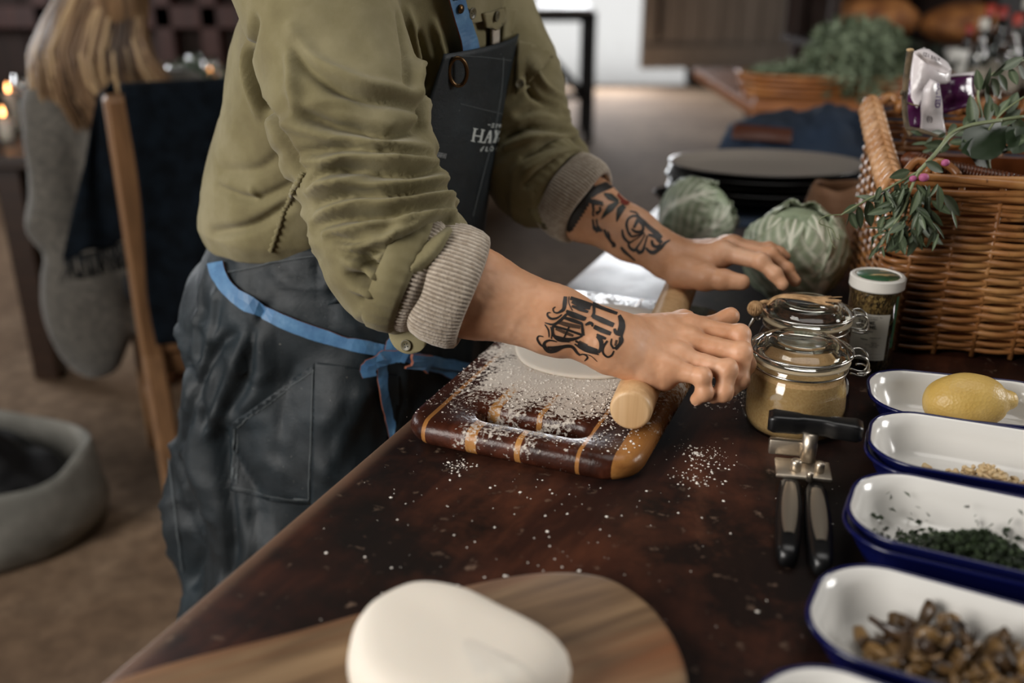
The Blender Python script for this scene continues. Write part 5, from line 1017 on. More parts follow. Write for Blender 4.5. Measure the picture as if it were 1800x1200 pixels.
cuff(cuffR-axR/np.linalg.norm(axR)*.026, axR, [(.046, .012), (.0505, .012), (.054, .004), (.055, -.010), (.053, -.022), (.046, -.03)], 1.0, 1.04, UP, 'knit_lining', m_knit, 84, .0008)
cuff(cuffR-axR/np.linalg.norm(axR)*.040, axR, [(.049, .010), (.0555, .012), (.0585, .006), (.060, -.004), (.0595, -.014), (.055, -.020)], 1.02, 1.05, UP, 'shirt_cuff', m_sh, 30, .0006)
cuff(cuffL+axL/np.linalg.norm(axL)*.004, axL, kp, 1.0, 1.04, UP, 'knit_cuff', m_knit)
cuff(cuffL-axL/np.linalg.norm(axL)*.034, axL, [(.047, .012), (.0535, .014), (.057, .006), (.059, -.008), (.058, -.024), (.053, -.034)], 1.02, 1.05, UP, 'shirt_cuff', m_sh, 30, .0006)
def flap(poly, name, dep, th=.003, m=None, bul=.006, parent=None):
    bm = bmesh.new(); bm.faces.new([bm.verts.new((x, y, 0)) for x, y in smooth_path(np.array(poly+[poly[0]], float), 40)[:-1]]); xs = [p[0] for p in poly]; ys = [p[1] for p in poly]
    for k in np.arange(min(xs)+6, max(xs), 6): bmesh.ops.bisect_plane(bm, geom=bm.verts[:]+bm.edges[:]+bm.faces[:], plane_co=(k, 0, 0), plane_no=(1, 0, 0))
    for k in np.arange(min(ys)+6, max(ys), 6): bmesh.ops.bisect_plane(bm, geom=bm.verts[:]+bm.edges[:]+bm.faces[:], plane_co=(0, k, 0), plane_no=(0, 1, 0))
    v, f = bm_out(bm); cx, cy = np.mean(xs), np.mean(ys); rx, ry = (max(xs)-min(xs))/2, (max(ys)-min(ys))/2
    P = np.array([Pd(q[0], q[1], dep(q[0], q[1])-bul*max(0, 1-((q[0]-cx)/rx)**2-((q[1]-cy)/ry)**2)) for q in v]); o = obj(name, P, [q[::-1] for q in f], m or m_sh, parent or cook); solid(o, th, 0); return o, bvh_of(P, f)
m_btn = Mat('olive_button', '#5b5540', .4)
def button(p, n, r=.0058, parent=None):
    n = np.array(n)/np.linalg.norm(n); q = Vector((0, 0, 1)).rotation_difference(Vector(n)).to_matrix(); v, f = lathe([(.0001, 0), (r*.95, 0), (r, .0008), (r, .0018), (r*.86, .0022), (r*.72, .0015), (.0001, .0015)], 22); b = obj('button', v@np.array(q).T+np.array(p), f, m_btn, parent or cook)
    for sx in (-1, 1):
        for sy in (-1, 1): v, f = lathe([(.0001, .0016), (r*.13, .0016), (.0001, .0017)], 8, (sx*r*.24, sy*r*.24, 0)); obj('button_hole', v@np.array(q).T+np.array(p), f, m_inkd, b)
ft, bft = flap([(686, 520), (712, 548), (735, 590), (758, 575), (752, 600), (738, 617), (715, 621), (694, 608), (684, 580)], 'cuff_tab', lambda x, y: .962-.0002*(x-700), .003)
h = cast(bft, 716, 606, .0016); button(h[0], h[1]) if h else None
fl2, bf2 = flap([(921, 338), (950, 326), (978, 330), (985, 370), (975, 402), (955, 400), (930, 372)], 'cuff_tab', lambda x, y: 1.285, .003)
h = cast(bf2, 957, 396, .0016); button(h[0], h[1], .005) if h else None

# -- trousers and shoes
m_tr = two('khaki_trousers', '#7d7152', '#94876a', 30, .85); 
def trousers_sdf(P):
    d = ell(P, pp(-.035, -.07, .885), (.125, .105, .13), np.stack([PF, PL, [0, 0, 1]], 1)); d = smin(d, ell(P, pp(-.035, .07, .885), (.125, .105, .13), np.stack([PF, PL, [0, 0, 1]], 1)), .05)
    for s in (-1, 1):
        d = smin(d, rcone(P, pp(-.01, s*.09, .86), pp(.02, s*.11, .50), .098, .068), .05); d = smin(d, rcone(P, pp(.02, s*.11, .50), pp(-.03, s*.12, .08), .066, .058), .03)
    return np.maximum(d, P[:, 2]-1.01)
VTr, FTr = surface_nets(trousers_sdf, pp(0, 0, .5)-np.array([.32, .36, .52]), pp(0, 0, .5)+np.array([.32, .36, .54]), .008); fast_obj('trousers', VTr+vnormals(VTr, FTr)*(noise3(VTr, 22)*.004)[:, None], FTr, m_tr, cook); bT = bvh_of(VTr, FTr)
for s in (-1, 1):
    V, F = surface_nets(lambda P: np.maximum(smin(rcone(P, pp(-.05, s*.12, .06), pp(.14, s*.13, .045), .052, .045), rcone(P, pp(-.03, s*.12, .05), pp(-.03, s*.12, .11), .055, .052), .03), .004-P[:, 2]), pp(.04, s*.12, .05)-np.array([.2, .2, .08]), pp(.04, s*.12, .05)+np.array([.2, .2, .14]), .006); fast_obj('shoe', V, F, m_leg, cook)

# -- apron: skirt wrapped round the hips, bib on the chest
m_ap = Mat('waxed_charcoal_canvas', '#22292d', .5, spec=.35); n1 = m_ap.noise(7, 5, .65); n2 = m_ap.noise(26, 5, .7); n3 = m_ap.noise(1100, 2)
bc = m_ap.ramp(n1, [(.3, '#0f1518'), (.55, '#172025'), (.75, '#222d33')]); wx = m_ap.noise(210, 3, .5); bc = m_ap.mix(m_ap.ramp(wx, [(.73, 0.0), (.77, .55)]), bc, '#8c8a83'); m_ap.set('Base Color', bc); m_ap.set('Roughness', m_ap.ramp(n2, [(.3, .42), (.7, .62)])); m_ap.bump(m_ap.math('ADD', m_ap.math('MULTIPLY', n2, 3), n3), .3, .0015)
SAF = np.array([.25, .245, .235, .225, .215, .205, .20]); SZ = np.array([.44, .55, .70, .80, .92, 1.0, 1.06]); SC_ = np.array([.0, .0, -.004, -.006, -.004, .0, .005]); SA = np.array([.245, .232, .210, .190, .160, .138, .132]); SB = np.array([.27, .255, .235, .217, .198, .184, .178])
def radial(bv_, z, th, c):
    d = PF*math.cos(th)+PL*math.sin(th); o = pp(c, 0, z); best = 0; h = bv_.ray_cast(Vector(o+d*.5), Vector(-d), .5)
    return .5-h[3] if h[0] is not None else 0
def apron_r(th, z):
    c = np.interp(z, SZ, SC_); a = np.interp(z, SZ, SA); b = np.interp(z, SZ, SB); ex = 2.0
    if math.cos(th) > 0: a = np.interp(z, SZ, SAF); ex = 3.0
    r = (abs(math.cos(th)/a)**ex+abs(math.sin(th)/b)**ex)**(-1/ex); g = max(0, min(1, (1.0-z)/.35))
    fo = .011*g*math.sin(7*th+2.0*math.sin(3*z*6)+1.0)+.007*g*math.sin(13*th+9*z)+.006*g*math.sin(4*th-11*z)
    return r+fo, c
def torso_r(th, z, c):
    cc = np.interp(z, TZ, TC)-c; a = np.interp(z, TZ, TA); b = np.interp(z, TZ, TB); A = (math.cos(th)/a)**2+(math.sin(th)/b)**2; Bq = -2*math.cos(th)*cc/a**2; Cq = (cc/a)**2-1; return (-Bq+math.sqrt(max(0, Bq*Bq-4*A*Cq)))/(2*A)
ths = np.radians(np.linspace(-152, 150, 190)); zs = np.linspace(.43, 1.035, 92); V = np.zeros((len(ths), len(zs), 3))
for i, th_ in enumerate(ths):
    for j, z in enumerate(zs):
        lb = math.radians(np.interp(z, [.43, .6, .75, .87, .95, 1.03], [-150, -150, -147, -126, -130, -150])); th = th_ if th_ > -1.6 else -1.6+(th_+1.6)*(lb+1.6)/(math.radians(-152)+1.6)
        zz = z if z > .62 else z+.05*math.sin(1.5*th+1.2)*(.62-z)/.19; r, c = apron_r(th, zz); r = max(r, radial(bT, zz, th, c)+.011)
        if z > .95 and abs(th) < 1.0: r = max(r, torso_r(th, zz, c)+.008)
        elif z > .97: r = r-(z-.97)*.25
        V[i, j] = pp(c, 0, zz)+(PF*math.cos(th)+PL*math.sin(th))*r
# creases pressed into the canvas
Vf = V.reshape(-1, 3); nn_ = np.repeat((PF[None]*np.cos(ths)[:, None]+PL[None]*np.sin(ths)[:, None])[:, None, :], len(zs), 1).reshape(-1, 3)
R2 = (noise3(Vf*np.array([1, 1, .55]), 17, 5)); ridge = (1-np.abs(R2)*2.2); R3 = noise3(Vf*np.array([1, 1, .7])+noise3(Vf, 12, 2)[:, None]*.03, 11, 12); Vf = Vf+nn_*(np.clip(1-np.abs(R3)*7, 0, 1)*.0065+np.clip(1-np.abs(noise3(Vf*np.array([1, 1, .8]), 24, 15))*6, 0, 1)*.0028)[:, None]*np.clip((1.03-Vf[:, 2:])/.1, .2, 1); Vf = Vf+nn_*(np.clip(ridge, -.6, 1)*.0030*np.clip((1.02-Vf[:, 2])/.1, .15, 1))[:, None]+nn_*(noise3(Vf, 45, 6)*.0018)[:, None]
bA0 = bvh_of(Vf, np.array(grid_faces(len(ths), len(zs))))
cr = [([(430, 600), (400, 680), (370, 760)], .010, 12), ([(330, 640), (360, 740), (410, 800), (450, 860)], -.008, 12), ([(410, 590), (380, 620), (340, 700), (320, 780)], -.008, 11), ([(300, 760), (330, 850), (360, 940)], .008, 13), ([(390, 760), (400, 860), (410, 960), (400, 1020)], -.010, 13), ([(430, 880), (440, 960), (420, 1020)], .009, 14), ([(340, 900), (360, 960), (340, 1020)], -.008, 12), ([(560, 470), (600, 520), (640, 560)], -.006, 10), ([(480, 470), (520, 500), (600, 500)], .005, 10), ([(520, 640), (500, 720), (490, 800)], -.004, 12), ([(640, 690), (600, 780), (560, 850)], .006, 14), ([(350, 560), (390, 600), (420, 650)], .007, 12), ([(470, 540), (440, 600), (430, 680), (400, 720)], -.007, 11), ([(380, 520), (372, 600), (345, 680)], .007, 11)]
for pts, amp, wpx in cr:
    L3 = [cast(bA0, *q) for q in smooth_path(np.array(pts, float), 22)]; L3 = np.array([h[0] for h in L3 if h is not None])
    if len(L3) < 3: continue
    wm = wpx*1.15/FPX; dm = np.full(len(Vf), 9.)
    for i in range(len(L3)-1): a, b = L3[i], L3[i+1]; ab = b-a; t = np.clip(((Vf-a)@ab)/(ab@ab+1e-12), 0, 1); dm = np.minimum(dm, np.linalg.norm(Vf-a-t[:, None]*ab, axis=1))
    Vf = Vf+nn_*(amp*np.exp(-(dm/wm)**2))[:, None]
ap = obj('apron_skirt', Vf, grid_faces(len(ths), len(zs)), m_ap, cook); solid(ap, .0016, 0); bA = bvh_of(Vf, np.array(grid_faces(len(ths), len(zs))))
# bib
zb = np.linspace(.985, 1.262, 44); V = []
for z in zb:
    t = (z-.985)/(1.262-.985)
    for u in np.linspace(-1, 1, 40):
        l = (u*(.195-.085*t**.75)) if u < 0 else u*(.170+.05*t-.088*t*t); f = np.interp(t, [0, .4, .8, 1], [.222, .240, .256, .266])-(2.4-1.0*t)*l*l+.003*math.sin(30*l+6*t)*(1-t)+.010*max(0, u-.86)*(-7); V.append(pp(f, l, z+.004*math.sin(8*l)))
V = np.array(V); 
for _ in range(2): q = V.reshape(44, 40, 3); q[1:-1] = (q[:-2]+2*q[1:-1]+q[2:])/4; V = q.reshape(-1, 3)
bib = obj('apron_bib', V, [q[::-1] for q in grid_faces(44, 40)], m_ap, cook); solid(bib, .0016, 0); bB = bvh_of(V, np.array(grid_faces(44, 40)))
# pocket and stitching
m_stc = Mat('grey_stitching', '#4a5052', .8)
pk = patch(bA, [(408, 742), (555, 638), (556, 700), (548, 885), (480, 880), (406, 862)], .0022, 'apron_pocket', m_ap, cook, 8, .0018); pk2 = patch(bA, [(556, 636), (600, 642), (700, 660), (705, 700), (680, 780), (600, 882), (548, 886)], .0022, 'apron_pocket', m_ap, cook, 8, .0018)
strokes(bA, [([(418, 748), (555, 650)], 1.6), ([(414, 750), (412, 856)], 1.6), ([(412, 856), (480, 870), (545, 876)], 1.4), ([(420, 760), (418, 850)], 1.4), ([(553, 648), (550, 760), (545, 876)], 1.4), ([(300, 800), (310, 900), (322, 1000)], 1.4), ([(400, 480), (520, 455), (580, 445)], 1.2)], .0042, 'stitching', m_stc, cook)
strokes(bB, [([(884, 100), (880, 160), (868, 230), (850, 300), (830, 380)], 1.3), ([(808, 182), (840, 190), (882, 200)], 1.0), ([(806, 98), (850, 100), (898, 106)], 1.0)], .0012, 'stitching', m_stc, cook)
# embroidered lettering on the bib: slab serif strokes, the last letters lost in the fold
kb = lambda pts: [(800+x/10, 180+y/10) for x, y in pts]; m_let = Mat('pale_embroidery', '#aeb5b2', .8)
LT = [([(340, 460), (315, 570), (300, 675)], 4.0), ([(475, 480), (450, 590), (430, 690)], 4.0), ([(320, 575), (460, 600)], 2.2), ([(305, 450), (385, 468)], 1.8), ([(440, 470), (510, 488)], 1.8), ([(262, 668), (335, 686)], 1.8), ([(385, 684), (500, 706)], 1.8),
      ([(600, 490), (550, 600), (500, 700)], 2.0), ([(605, 490), (605, 600), (592, 700)], 3.8), ([(545, 610), (610, 622)], 1.8), ([(480, 692), (525, 702)], 1.7), ([(560, 698), (612, 708)], 1.7), ([(700, 495), (712, 590)], 3.4), ([(772, 490), (712, 595)], 1.8), ([(712, 590), (680, 690)], 3.4), ([(683, 488), (735, 500)], 1.6), ([(645, 688), (700, 700)], 1.6), ([(750, 610), (738, 695)], 1.4),
      ([(562, 382), (610, 398)], 1.4), ([(682, 378), (650, 370), (635, 388), (660, 408), (658, 432), (618, 430)], 1.5), ([(728, 378), (702, 438)], 1.6), ([(718, 374), (742, 380)], .9), ([(690, 436), (716, 442)], .9), ([(770, 375), (756, 438)], 1.3), ([(770, 375), (782, 436)], 1.3), ([(798, 372), (784, 436)], 1.2),
      ([(500, 775), (470, 785), (450, 840), (430, 860)], 1.3), ([(425, 820), (445, 808), (450, 830), (428, 838)], 1.1), ([(455, 810), (485, 806)], .9), ([(545, 785), (520, 850)], 1.6), ([(520, 850), (556, 852), (562, 838)], 1.2), ([(532, 782), (558, 788)], .9), ([(640, 770), (606, 790), (600, 835), (630, 845), (652, 815), (640, 770)], 1.5), ([(722, 765), (700, 838)], 1.5)]
strokes(bB, [(kb(p), w) for p, w in LT], .0012, 'lettering', m_let, cook)
strokes(bB, [([(764, 270), (783, 274)], 9), ([(768, 312), (776, 318), (770, 328)], 5)], .0012, 'embroidered_patch', two('grey_thread', '#3d4140', '#83878a', 500, .8), cook)
# leather straps
m_blu = Mat('blue_leather', '#4c7aa6', .5); m_blu.set('Base Color', m_blu.ramp(m_blu.noise(45, 5, .6), [(.3, '#37608a'), (.6, '#4b789f'), (.8, '#6d94b6')])); m_blu.bump(m_blu.noise(400, 2), .2, .001); m_edge = Mat('raw_leather_edge', '#7d4630', .7)
def strap(bv_, pts, w, off, name, n=26, th=.0022, wend=None):
    o = ribbon(bv_, pts, w, off, name, m_blu, cook, n, th, wend); o.data.shade_flat(); o.data.materials.append(m_edge.m); o.modifiers['solid'].material_offset_rim = 1; return o
strap(bA, [(386, 462), (394, 490), (420, 520), (470, 549), (540, 578), (610, 600), (665, 614), (705, 625)], 27, .006, 'waist_strap', 40, wend=20)
sv, sf = [], []
th_ = np.radians(np.linspace(-158, -205, 14)); 
for th in th_:
    for dz in (-.011, 0, .011): r, c = apron_r(th, .98); sv.append(pp(c, 0, .985+dz)+(PF*math.cos(th)+PL*math.sin(th))*(max(r, radial(bT, .985, th, c))+.006))
o = obj('waist_strap', sv, grid_faces(14, 3), m_blu, cook); solid(o, .0022, 0)
strap(bA, [(645, 660), (642, 645), (655, 630), (690, 618), (712, 622)], 20, .014, 'bow_loop', 20); strap(bA, [(712, 622), (760, 636), (800, 644), (830, 650)], 19, .010, 'bow_loop', 14); strap(bA, [(700, 612), (718, 622), (740, 640), (770, 650), (792, 660)], 15, .008, 'bow_tail', 14)
strap(bA, [(722, 645), (728, 632), (730, 618)], 24, .018, 'strap_knot', 8, .004); strap(bA, [(668, 632), (666, 670), (672, 710), (684, 750), (690, 790)], 15, .010, 'bow_tail', 20); strap(bA, [(672, 630), (690, 600), (714, 612)], 18, .012, 'bow_loop', 12)
ns = strap(bS, [(812, 112), (813, 90), (806, 55), (795, 20), (786, -15), (772, -70), (752, -120)], 27, .012, 'neck_strap', 30, wend=26)
h = cast(bB, 798, 124, .006); hp2 = h[0] if h else Pd(798, 124, 1.14)
a = np.arange(28)*2*PI/28; mt = Mat('aged_brass', '#5a4630', .35, 1.0); q = np.array([.93, .3, 0]); v, f = tube(hp2+np.outer(.0105*np.cos(a), q)+np.outer(.016*np.sin(a), [0, -.25, .97]), .0024, 8, closed=True); obj('strap_ring', v, f, mt, cook)
for x, y in ((792, 11), (786, -12)):
    h = cast(bS, x, y, .0145)
    if h: v, f = lathe([(.0001, 0), (.0052, 0), (.0048, .0014), (.0001, .002)], 18); obj('rivet', v@np.array(Vector((0, 0, 1)).rotation_difference(Vector(h[1])).to_matrix()).T+h[0], f, mt, cook)
# placket, collar flap, knit edge, chest pocket flap
patch(bS, [(806, -8), (874, -8), (876, 14), (850, 32), (812, 42)], .006, 'collar_flap', m_sh, cook, 6, .003); patch(bS, [(836, 22), (872, 12), (876, 34), (862, 50), (842, 46)], .009, 'placket_tab', m_sh, cook, 6, .003)
patch(bS, [(876, 10), (902, 20), (896, 60), (882, 86), (872, 78)], .007, 'placket', m_sh, cook, 6, .003); patch(bS, [(856, 50), (868, 48), (868, 92), (855, 90)], .006, 'knit_edge', m_knit, cook, 4, .003)
for x, y in ((857, 24), (815, 20)):
    h = cast(bS, x, y, .0115)
    if h: button(h[0], h[1], .0066)
patch(bS, [(908, 76), (940, 84), (966, 96), (964, 102), (934, 140), (920, 160), (904, 168)], .006, 'pocket_flap', m_sh, cook, 6, .003)
h = cast(bS, 910, 147, .0085)
if h: button(h[0], h[1], .0062)
ss = [cast(bS, *q, .001) for q in smooth_path([(534, 306), (515, 340), (497, 380), (476, 442)], 34)]; ss = [h[0] for h in ss if h is not None]
v, f = tube(smooth_path(ss, 90), .0028+.0011*np.sin(np.arange(90)*1.25), 8); obj('side_seam', v, f, m_sh, cook)

for o in cook.children_recursive:
    if o.name.split('.')[0] in ('ship_tattoo', 'shell_tattoo', 'leaf_tattoo', 'flower_tattoo', 'tattoo_shading', 'stitching', 'lettering', 'embroidered_patch'): o['kind'] = 'stuff'
# ------------------------------------------------------------------ chair with navy blanket
m_oak = wood('warm_oak', '#4b3320', '#745236', '#93704b', 3, (14, 14, .8), .5)
cA = np.array([-.885, 2.20, 0]); cdir = np.array([.90, .436, 0]); cin = np.array([-.436, .90, 0]); CW = .44
ch = thing('dining_chair', 'warm oak dining chair with navy blanket over its back, behind the cook', 'chair', tuple(cA+cdir*CW/2+cin*.2))
def cpt(a, b, z): return cA+cdir*a+cin*b+np.array([0, 0, z])
def bar(a, b, w, d, side, name, parent, m, world=True):
    a = np.array(a); b = np.array(b); t = b-a; L = np.linalg.norm(t); t = t/L; s = np.array(side, float); s = s-t*(s@t); s /= np.linalg.norm(s); n = np.cross(t, s); v, f = rbox((w, d, L), min(w, d)*.14, 1); return obj(name, v[:, :1]*s+v[:, 1:2]*n+v[:, 2:]*t+(a+b)/2, f, m, parent, False)
for a in (0, CW):
    bar(cpt(a, -.10, 0), cpt(a, .0, .46), .055, .06, cdir, 'rear_leg', ch, m_oak); bar(cpt(a, .0, .44), cpt(a, -.055, 1.075), .055, .06, cdir, 'back_post', ch, m_oak); bar(cpt(a, .40, 0), cpt(a, .38, .45), .042, .042, cdir, 'front_leg', ch, m_oak)
for z, b, h in ((1.02, -.05, .10), (.80, -.032, .06), (.62, -.018, .06)): bar(cpt(.02, b, z), cpt(CW-.02, b, z), h, .022, (0, 0, 1), 'back_rail', ch, m_oak)
for b in (.0, .38): bar(cpt(.02, b, .42), cpt(CW-.02, b, .42), .06, .022, (0, 0, 1), 'seat_rail', ch, m_oak)
for a in (0, CW): bar(cpt(a, .02, .42), cpt(a, .37, .42), .06, .022, (0, 0, 1), 'seat_rail', ch, m_oak); bar(cpt(a, -.04, .2), cpt(a, .37, .2), .035, .022, (0, 0, 1), 'stretcher', ch, m_oak)
bar(cpt(.02, -.05, .24), cpt(CW-.02, -.05, .24), .035, .022, (0, 0, 1), 'stretcher', ch, m_oak)
v, f = rbox((CW+.02, .43, .03), .008, 2); obj('seat', v[:, :1]*cdir+v[:, 1:2]*cin+v[:, 2:]*np.array([0, 0, 1])+cpt(CW/2, .19, .467), f, m_oak, ch, False)
m_bl = Mat('navy_blanket', '#0a0f15', .95, spec=.08); _n = m_bl.noise(30, 4); m_bl.set('Base Color', m_bl.ramp(_n, [(.35, '#05080c'), (.7, '#0c131a')])); m_bl.bump(m_bl.noise(260, 3), .5, .002)
nu, nv = 46, 60; V = []
for i in range(nu):
    a = .012+(CW+.03)*i/(nu-1)
    for j in range(nv):
        s = j/(nv-1)*2-1; dr = .03; L = .62 if s < 0 else .48; d = abs(s)*L
        if d < .04: b = -.058+math.sin(s*L/.04*PI/2)*.042; z = 1.085+.012*math.cos(s*L/.04*PI/2)
        else: b = -.055+(.044 if s > 0 else -.044)*(1+.15*math.sin(a*40+d*6)*min(1, d*3))-(.05*(d-.04) if s < 0 else -.02*(d-.04)); z = 1.085-(d-.04)
        b += (.055*(1.085-z)*.9 if s > 0 else .055*(1.085-z)*.75); V.append(cpt(a+.012*math.sin(d*9)*min(1, d*2), b+.006*math.sin(a*26+d*4)*min(1, d*4), z))
bl = obj('blanket', V, grid_faces(nu, nv), m_bl); solid(bl, .008, 0); tag(bl, 'dark navy blanket draped over the back of the oak chair', 'blanket')
# corner of the blanket slipping down left of the post
V = []
for i in range(16):
    for j in range(26):
        t = j/25; s = i/15; a = -.02-.03*s-(.130*s)*t; V.append(cpt(a+.02-.0*t, -.015+.012*math.sin(s*9+t*5)+.035*s, 1.10-.03*s-.36*t+.008*math.sin(s*12)*t))
fr = obj('blanket_corner', V, grid_faces(16, 26), m_bl, bl); solid(fr, .007, 0)
fb = MB()
for k in range(60):
    s = k/59; p = cpt(-.02-.03*s-.130*s+.02, -.015+.012*math.sin(s*9+5)+.035*s, 1.10-.03*s-.36); fb.add(*tube([p, p+np.array([random.gauss(0, .004), random.gauss(0, .004), -.03]), p+np.array([random.gauss(0, .008), random.gauss(0, .008), -.06])], .0016, 4))
fb.build('fringe', m_bl, bl)['kind'] = 'stuff'

# ------------------------------------------------------------------ seated woman seen from behind
wo_ = thing('person', 'seated person with long blond hair and grey knitted sweater seen from behind', 'person', (-1.08, 2.62, 0))
m_sw = Mat('grey_knit_sweater', '#6d675e', .95, Sheen_Weight=.3); m_sw.set('Base Color', m_sw.ramp(m_sw.noise(60, 4), [(.3, '#3d3a35'), (.7, '#5e5951')])); _w = m_sw.n('TexWave', {'Vector': m_sw.coord(), 'Scale': 60.0, 'Distortion': 3.0}, bands_direction='Z'); m_sw.bump(_w.outputs['Fac'], .25, .003)
wsR, wsL = np.array([-1.195, 2.58, .985]), np.array([-.90, 2.72, .99]); weR, weL = np.array([-1.215, 2.50, .70]), np.array([-.84, 2.86, .74]); wwR, wwL = np.array([-1.32, 2.84, .80]), np.array([-.98, 3.05, .82])
hW = np.array([-1.06, 2.70, 1.275]); hWf = np.array([-.25, .93, -.25]); hWf /= np.linalg.norm(hWf); hWs = np.cross(hWf, [0, 0, 1]); hWs /= np.linalg.norm(hWs); hWu = np.cross(hWs, hWf); Rw = np.stack([hWf, hWs, hWu], 1)
def sw_sdf(P):
    d = rcone(P, np.array([-1.07, 2.62, .56]), np.array([-1.07, 2.645, .92]), .155, .125); d = smin(d, rcone(P, wsR, wsL, .072, .072), .07)
    for s, e, w in ((wsR, weR, wwR), (wsL, weL, wwL)): d = smin(d, rcone(P, s, e, .075, .066), .03); d = smin(d, rcone(P, e, w, .066, .045), .03)
    d = smin(d, ell(P, np.array([-1.15, 2.46, .47]), (.115, .07, .20)), .05); d = smin(d, ell(P, np.array([-.93, 2.62, .42]), (.17, .17, .10)), .06); return d
V, F = surface_nets(sw_sdf, (-1.5, 2.2, .2), (-.6, 3.2, 1.2), .011); V = V+vnormals(V, F)*(noise3(V, 9, 2)*.010+noise3(V, 24, 4)*.002)[:, None]; fast_obj('sweater', V, F, m_sw, wo_)
def wb_sdf(P):
    d = ell(P, hW+hWu*.01, (.092, .074, .105), Rw); d = smin(d, ell(P, hW-hWu*.06+hWf*.035, (.055, .05, .055), Rw), .04); d = smin(d, rcone(P, hW+hWf*.088+hWu*.0, hW+hWf*.105-hWu*.03, .008, .012), .012); d = smin(d, ell(P, hW+hWf*.083-hWu*.062, (.01, .022, .007), Rw), .006)
    for s in (-1, 1): d = smin(d, ell(P, hW+hWs*s*.075-hWu*.01, (.018, .008, .03), Rw), .006); d = np.maximum(d, -(np.linalg.norm(P-hW-hWf*.094-hWs*s*.03-hWu*.012, axis=1)-.011))
    d = smin(d, rcone(P, hW-hWu*.09-hWf*.02, np.array([-1.07, 2.66, 1.0]), .05, .055), .03); d = smin(d, rcone(P, np.array([-1.07, 2.65, .95]), np.array([-1.07, 2.62, .6]), .10, .12), .05)
    for e, w in ((weR, wwR), (weL, wwL)):
        d2 = (w-e)/np.linalg.norm(w-e); d = smin(d, rcone(P, e, w+d2*.03, .04, .026), .02); d = smin(d, ell(P, w+d2*.08, (.032, .045, .016)), .02)
        for k in range(5): o = np.array([.026*(k-2)/2, 0, 0]); d = smin(d, rcone(P, w+d2*.10+o, w+d2*(.17 if k else .13)+o*1.35-[0, 0, .012], .009, .007), .006)
    for s in (-1, 1): d = smin(d, rcone(P, np.array([-1.05+s*.09, 2.62, .52]), np.array([-1.12+s*.09, 3.04, .53]), .09, .065), .05); d = smin(d, rcone(P, np.array([-1.12+s*.09, 3.04, .53]), np.array([-1.1+s*.09, 3.0, .09]), .062, .045), .03); d = smin(d, rcone(P, np.array([-1.1+s*.09, 2.98, .045]), np.array([-1.13+s*.09, 3.16, .038]), .042, .036), .02)
    return d
V, F = surface_nets(wb_sdf, (-1.6, 2.3, -.01), (-.6, 3.4, 1.45), .011); fast_obj('body', V, F, m_skin, wo_)
m_jn = Mat('dark_trousers', '#14161b', .9)
def jn_sdf(P):
    d = ell(P, np.array([-1.05, 2.6, .53]), (.19, .15, .10))
    for s in (-1, 1): d = smin(d, rcone(P, np.array([-1.05+s*.09, 2.62, .53]), np.array([-1.12+s*.09, 3.04, .535]), .10, .075), .05); d = smin(d, rcone(P, np.array([-1.12+s*.09, 3.04, .535]), np.array([-1.1+s*.09, 3.0, .10]), .072, .055), .03)
    return d
V, F = surface_nets(jn_sdf, (-1.5, 2.3, 0), (-.6, 3.3, .75), .014); fast_obj('trousers', V, F, m_jn, wo_)
m_bh = Mat('blond_hair', '#8a6641', .45, spec=.3); tn = m_bh.attr('tone'); m_bh.set('Base Color', m_bh.ramp(tn, [(0, '#2b1f16'), (.35, '#4a3625'), (.65, '#745b42'), (.9, '#a68c69')]))
hv, hfc, tone = [], [], []; nh = 0; rr = random.Random(5)
def lock(P, r, t):
    global nh
    v, f = tube(smooth_path(np.array(P), 12), np.array([.6, 1, 1, 1, 1, 1, 1, 1, .95, .85, .6, .15])*r, 5, caps=False); hv.append(v); hfc.extend([tuple(i+nh for i in q) for q in f]); tone.extend([t]*len(v)); nh += len(v)
def hm_sdf(P):
    d = ell(P, hW+hWu*.0-hWf*.03, (.085, .09, .115), Rw); d = smin(d, rcone(P, hW-hWf*.05-hWu*.03, np.array([-1.115, 2.575, .99]), .088, .062), .05); d = smin(d, rcone(P, hW-hWf*.05-hWu*.06, np.array([-.945, 2.615, 1.085]), .07, .020), .05); return d
V, F = surface_nets(hm_sdf, (-1.3, 2.4, .88), (-.84, 2.85, 1.42), .009); V = V+vnormals(V, F)*(noise3(V*np.array([1, 1, .25]), 60, 3)*.005)[:, None]; hmo = fast_obj('hair_mass', V, F, two('hair_underlayer', '#3a291b', '#7d5f40', 90, .55, stretch=(1, 1, .1), spec=.25), wo_)
for k in range(1500):
    u = rr.random(); lat = (u*2-1); a = lat*1.9; s0 = hW+hWu*(.06+.05*math.cos(a*.8))-hWf*.03*math.cos(a)+hWs*.05*math.sin(a); ring = .112+.012*rr.random()
    s1 = hW-hWf*ring*math.cos(a*.75)+hWs*.090*math.sin(a*.9)+hWu*(.0+.02*rr.random()); side = rr.random()
    end = np.array([-1.235+.27*u+rr.gauss(0, .015), 2.515+.04*rr.random()+.05*abs(lat), .90+.10*rr.random()]);
    if u > .62: w_ = (u-.62)/.38; end = end*(1-w_)+np.array([-.905+rr.gauss(0, .012), 2.60, 1.065+rr.gauss(0, .012)])*w_
    mid = s1*.45+end*.55+np.array([-.015*(1-u), -.045-.02*rr.random(), -.015]); t = min(1, max(0, .5+.13*math.sin(u*23)+rr.gauss(0, .2)+.15*(u < .25)))
    if u <= .62: end = end+np.array([.10*u*rr.random()+.03, 0, -.02*u])
    lock([s0, s0*.4+s1*.6-hWf*.015+hWu*.02, s1, mid+np.array([-.02, 0, 0]), end], .0042+.003*rr.random(), t)
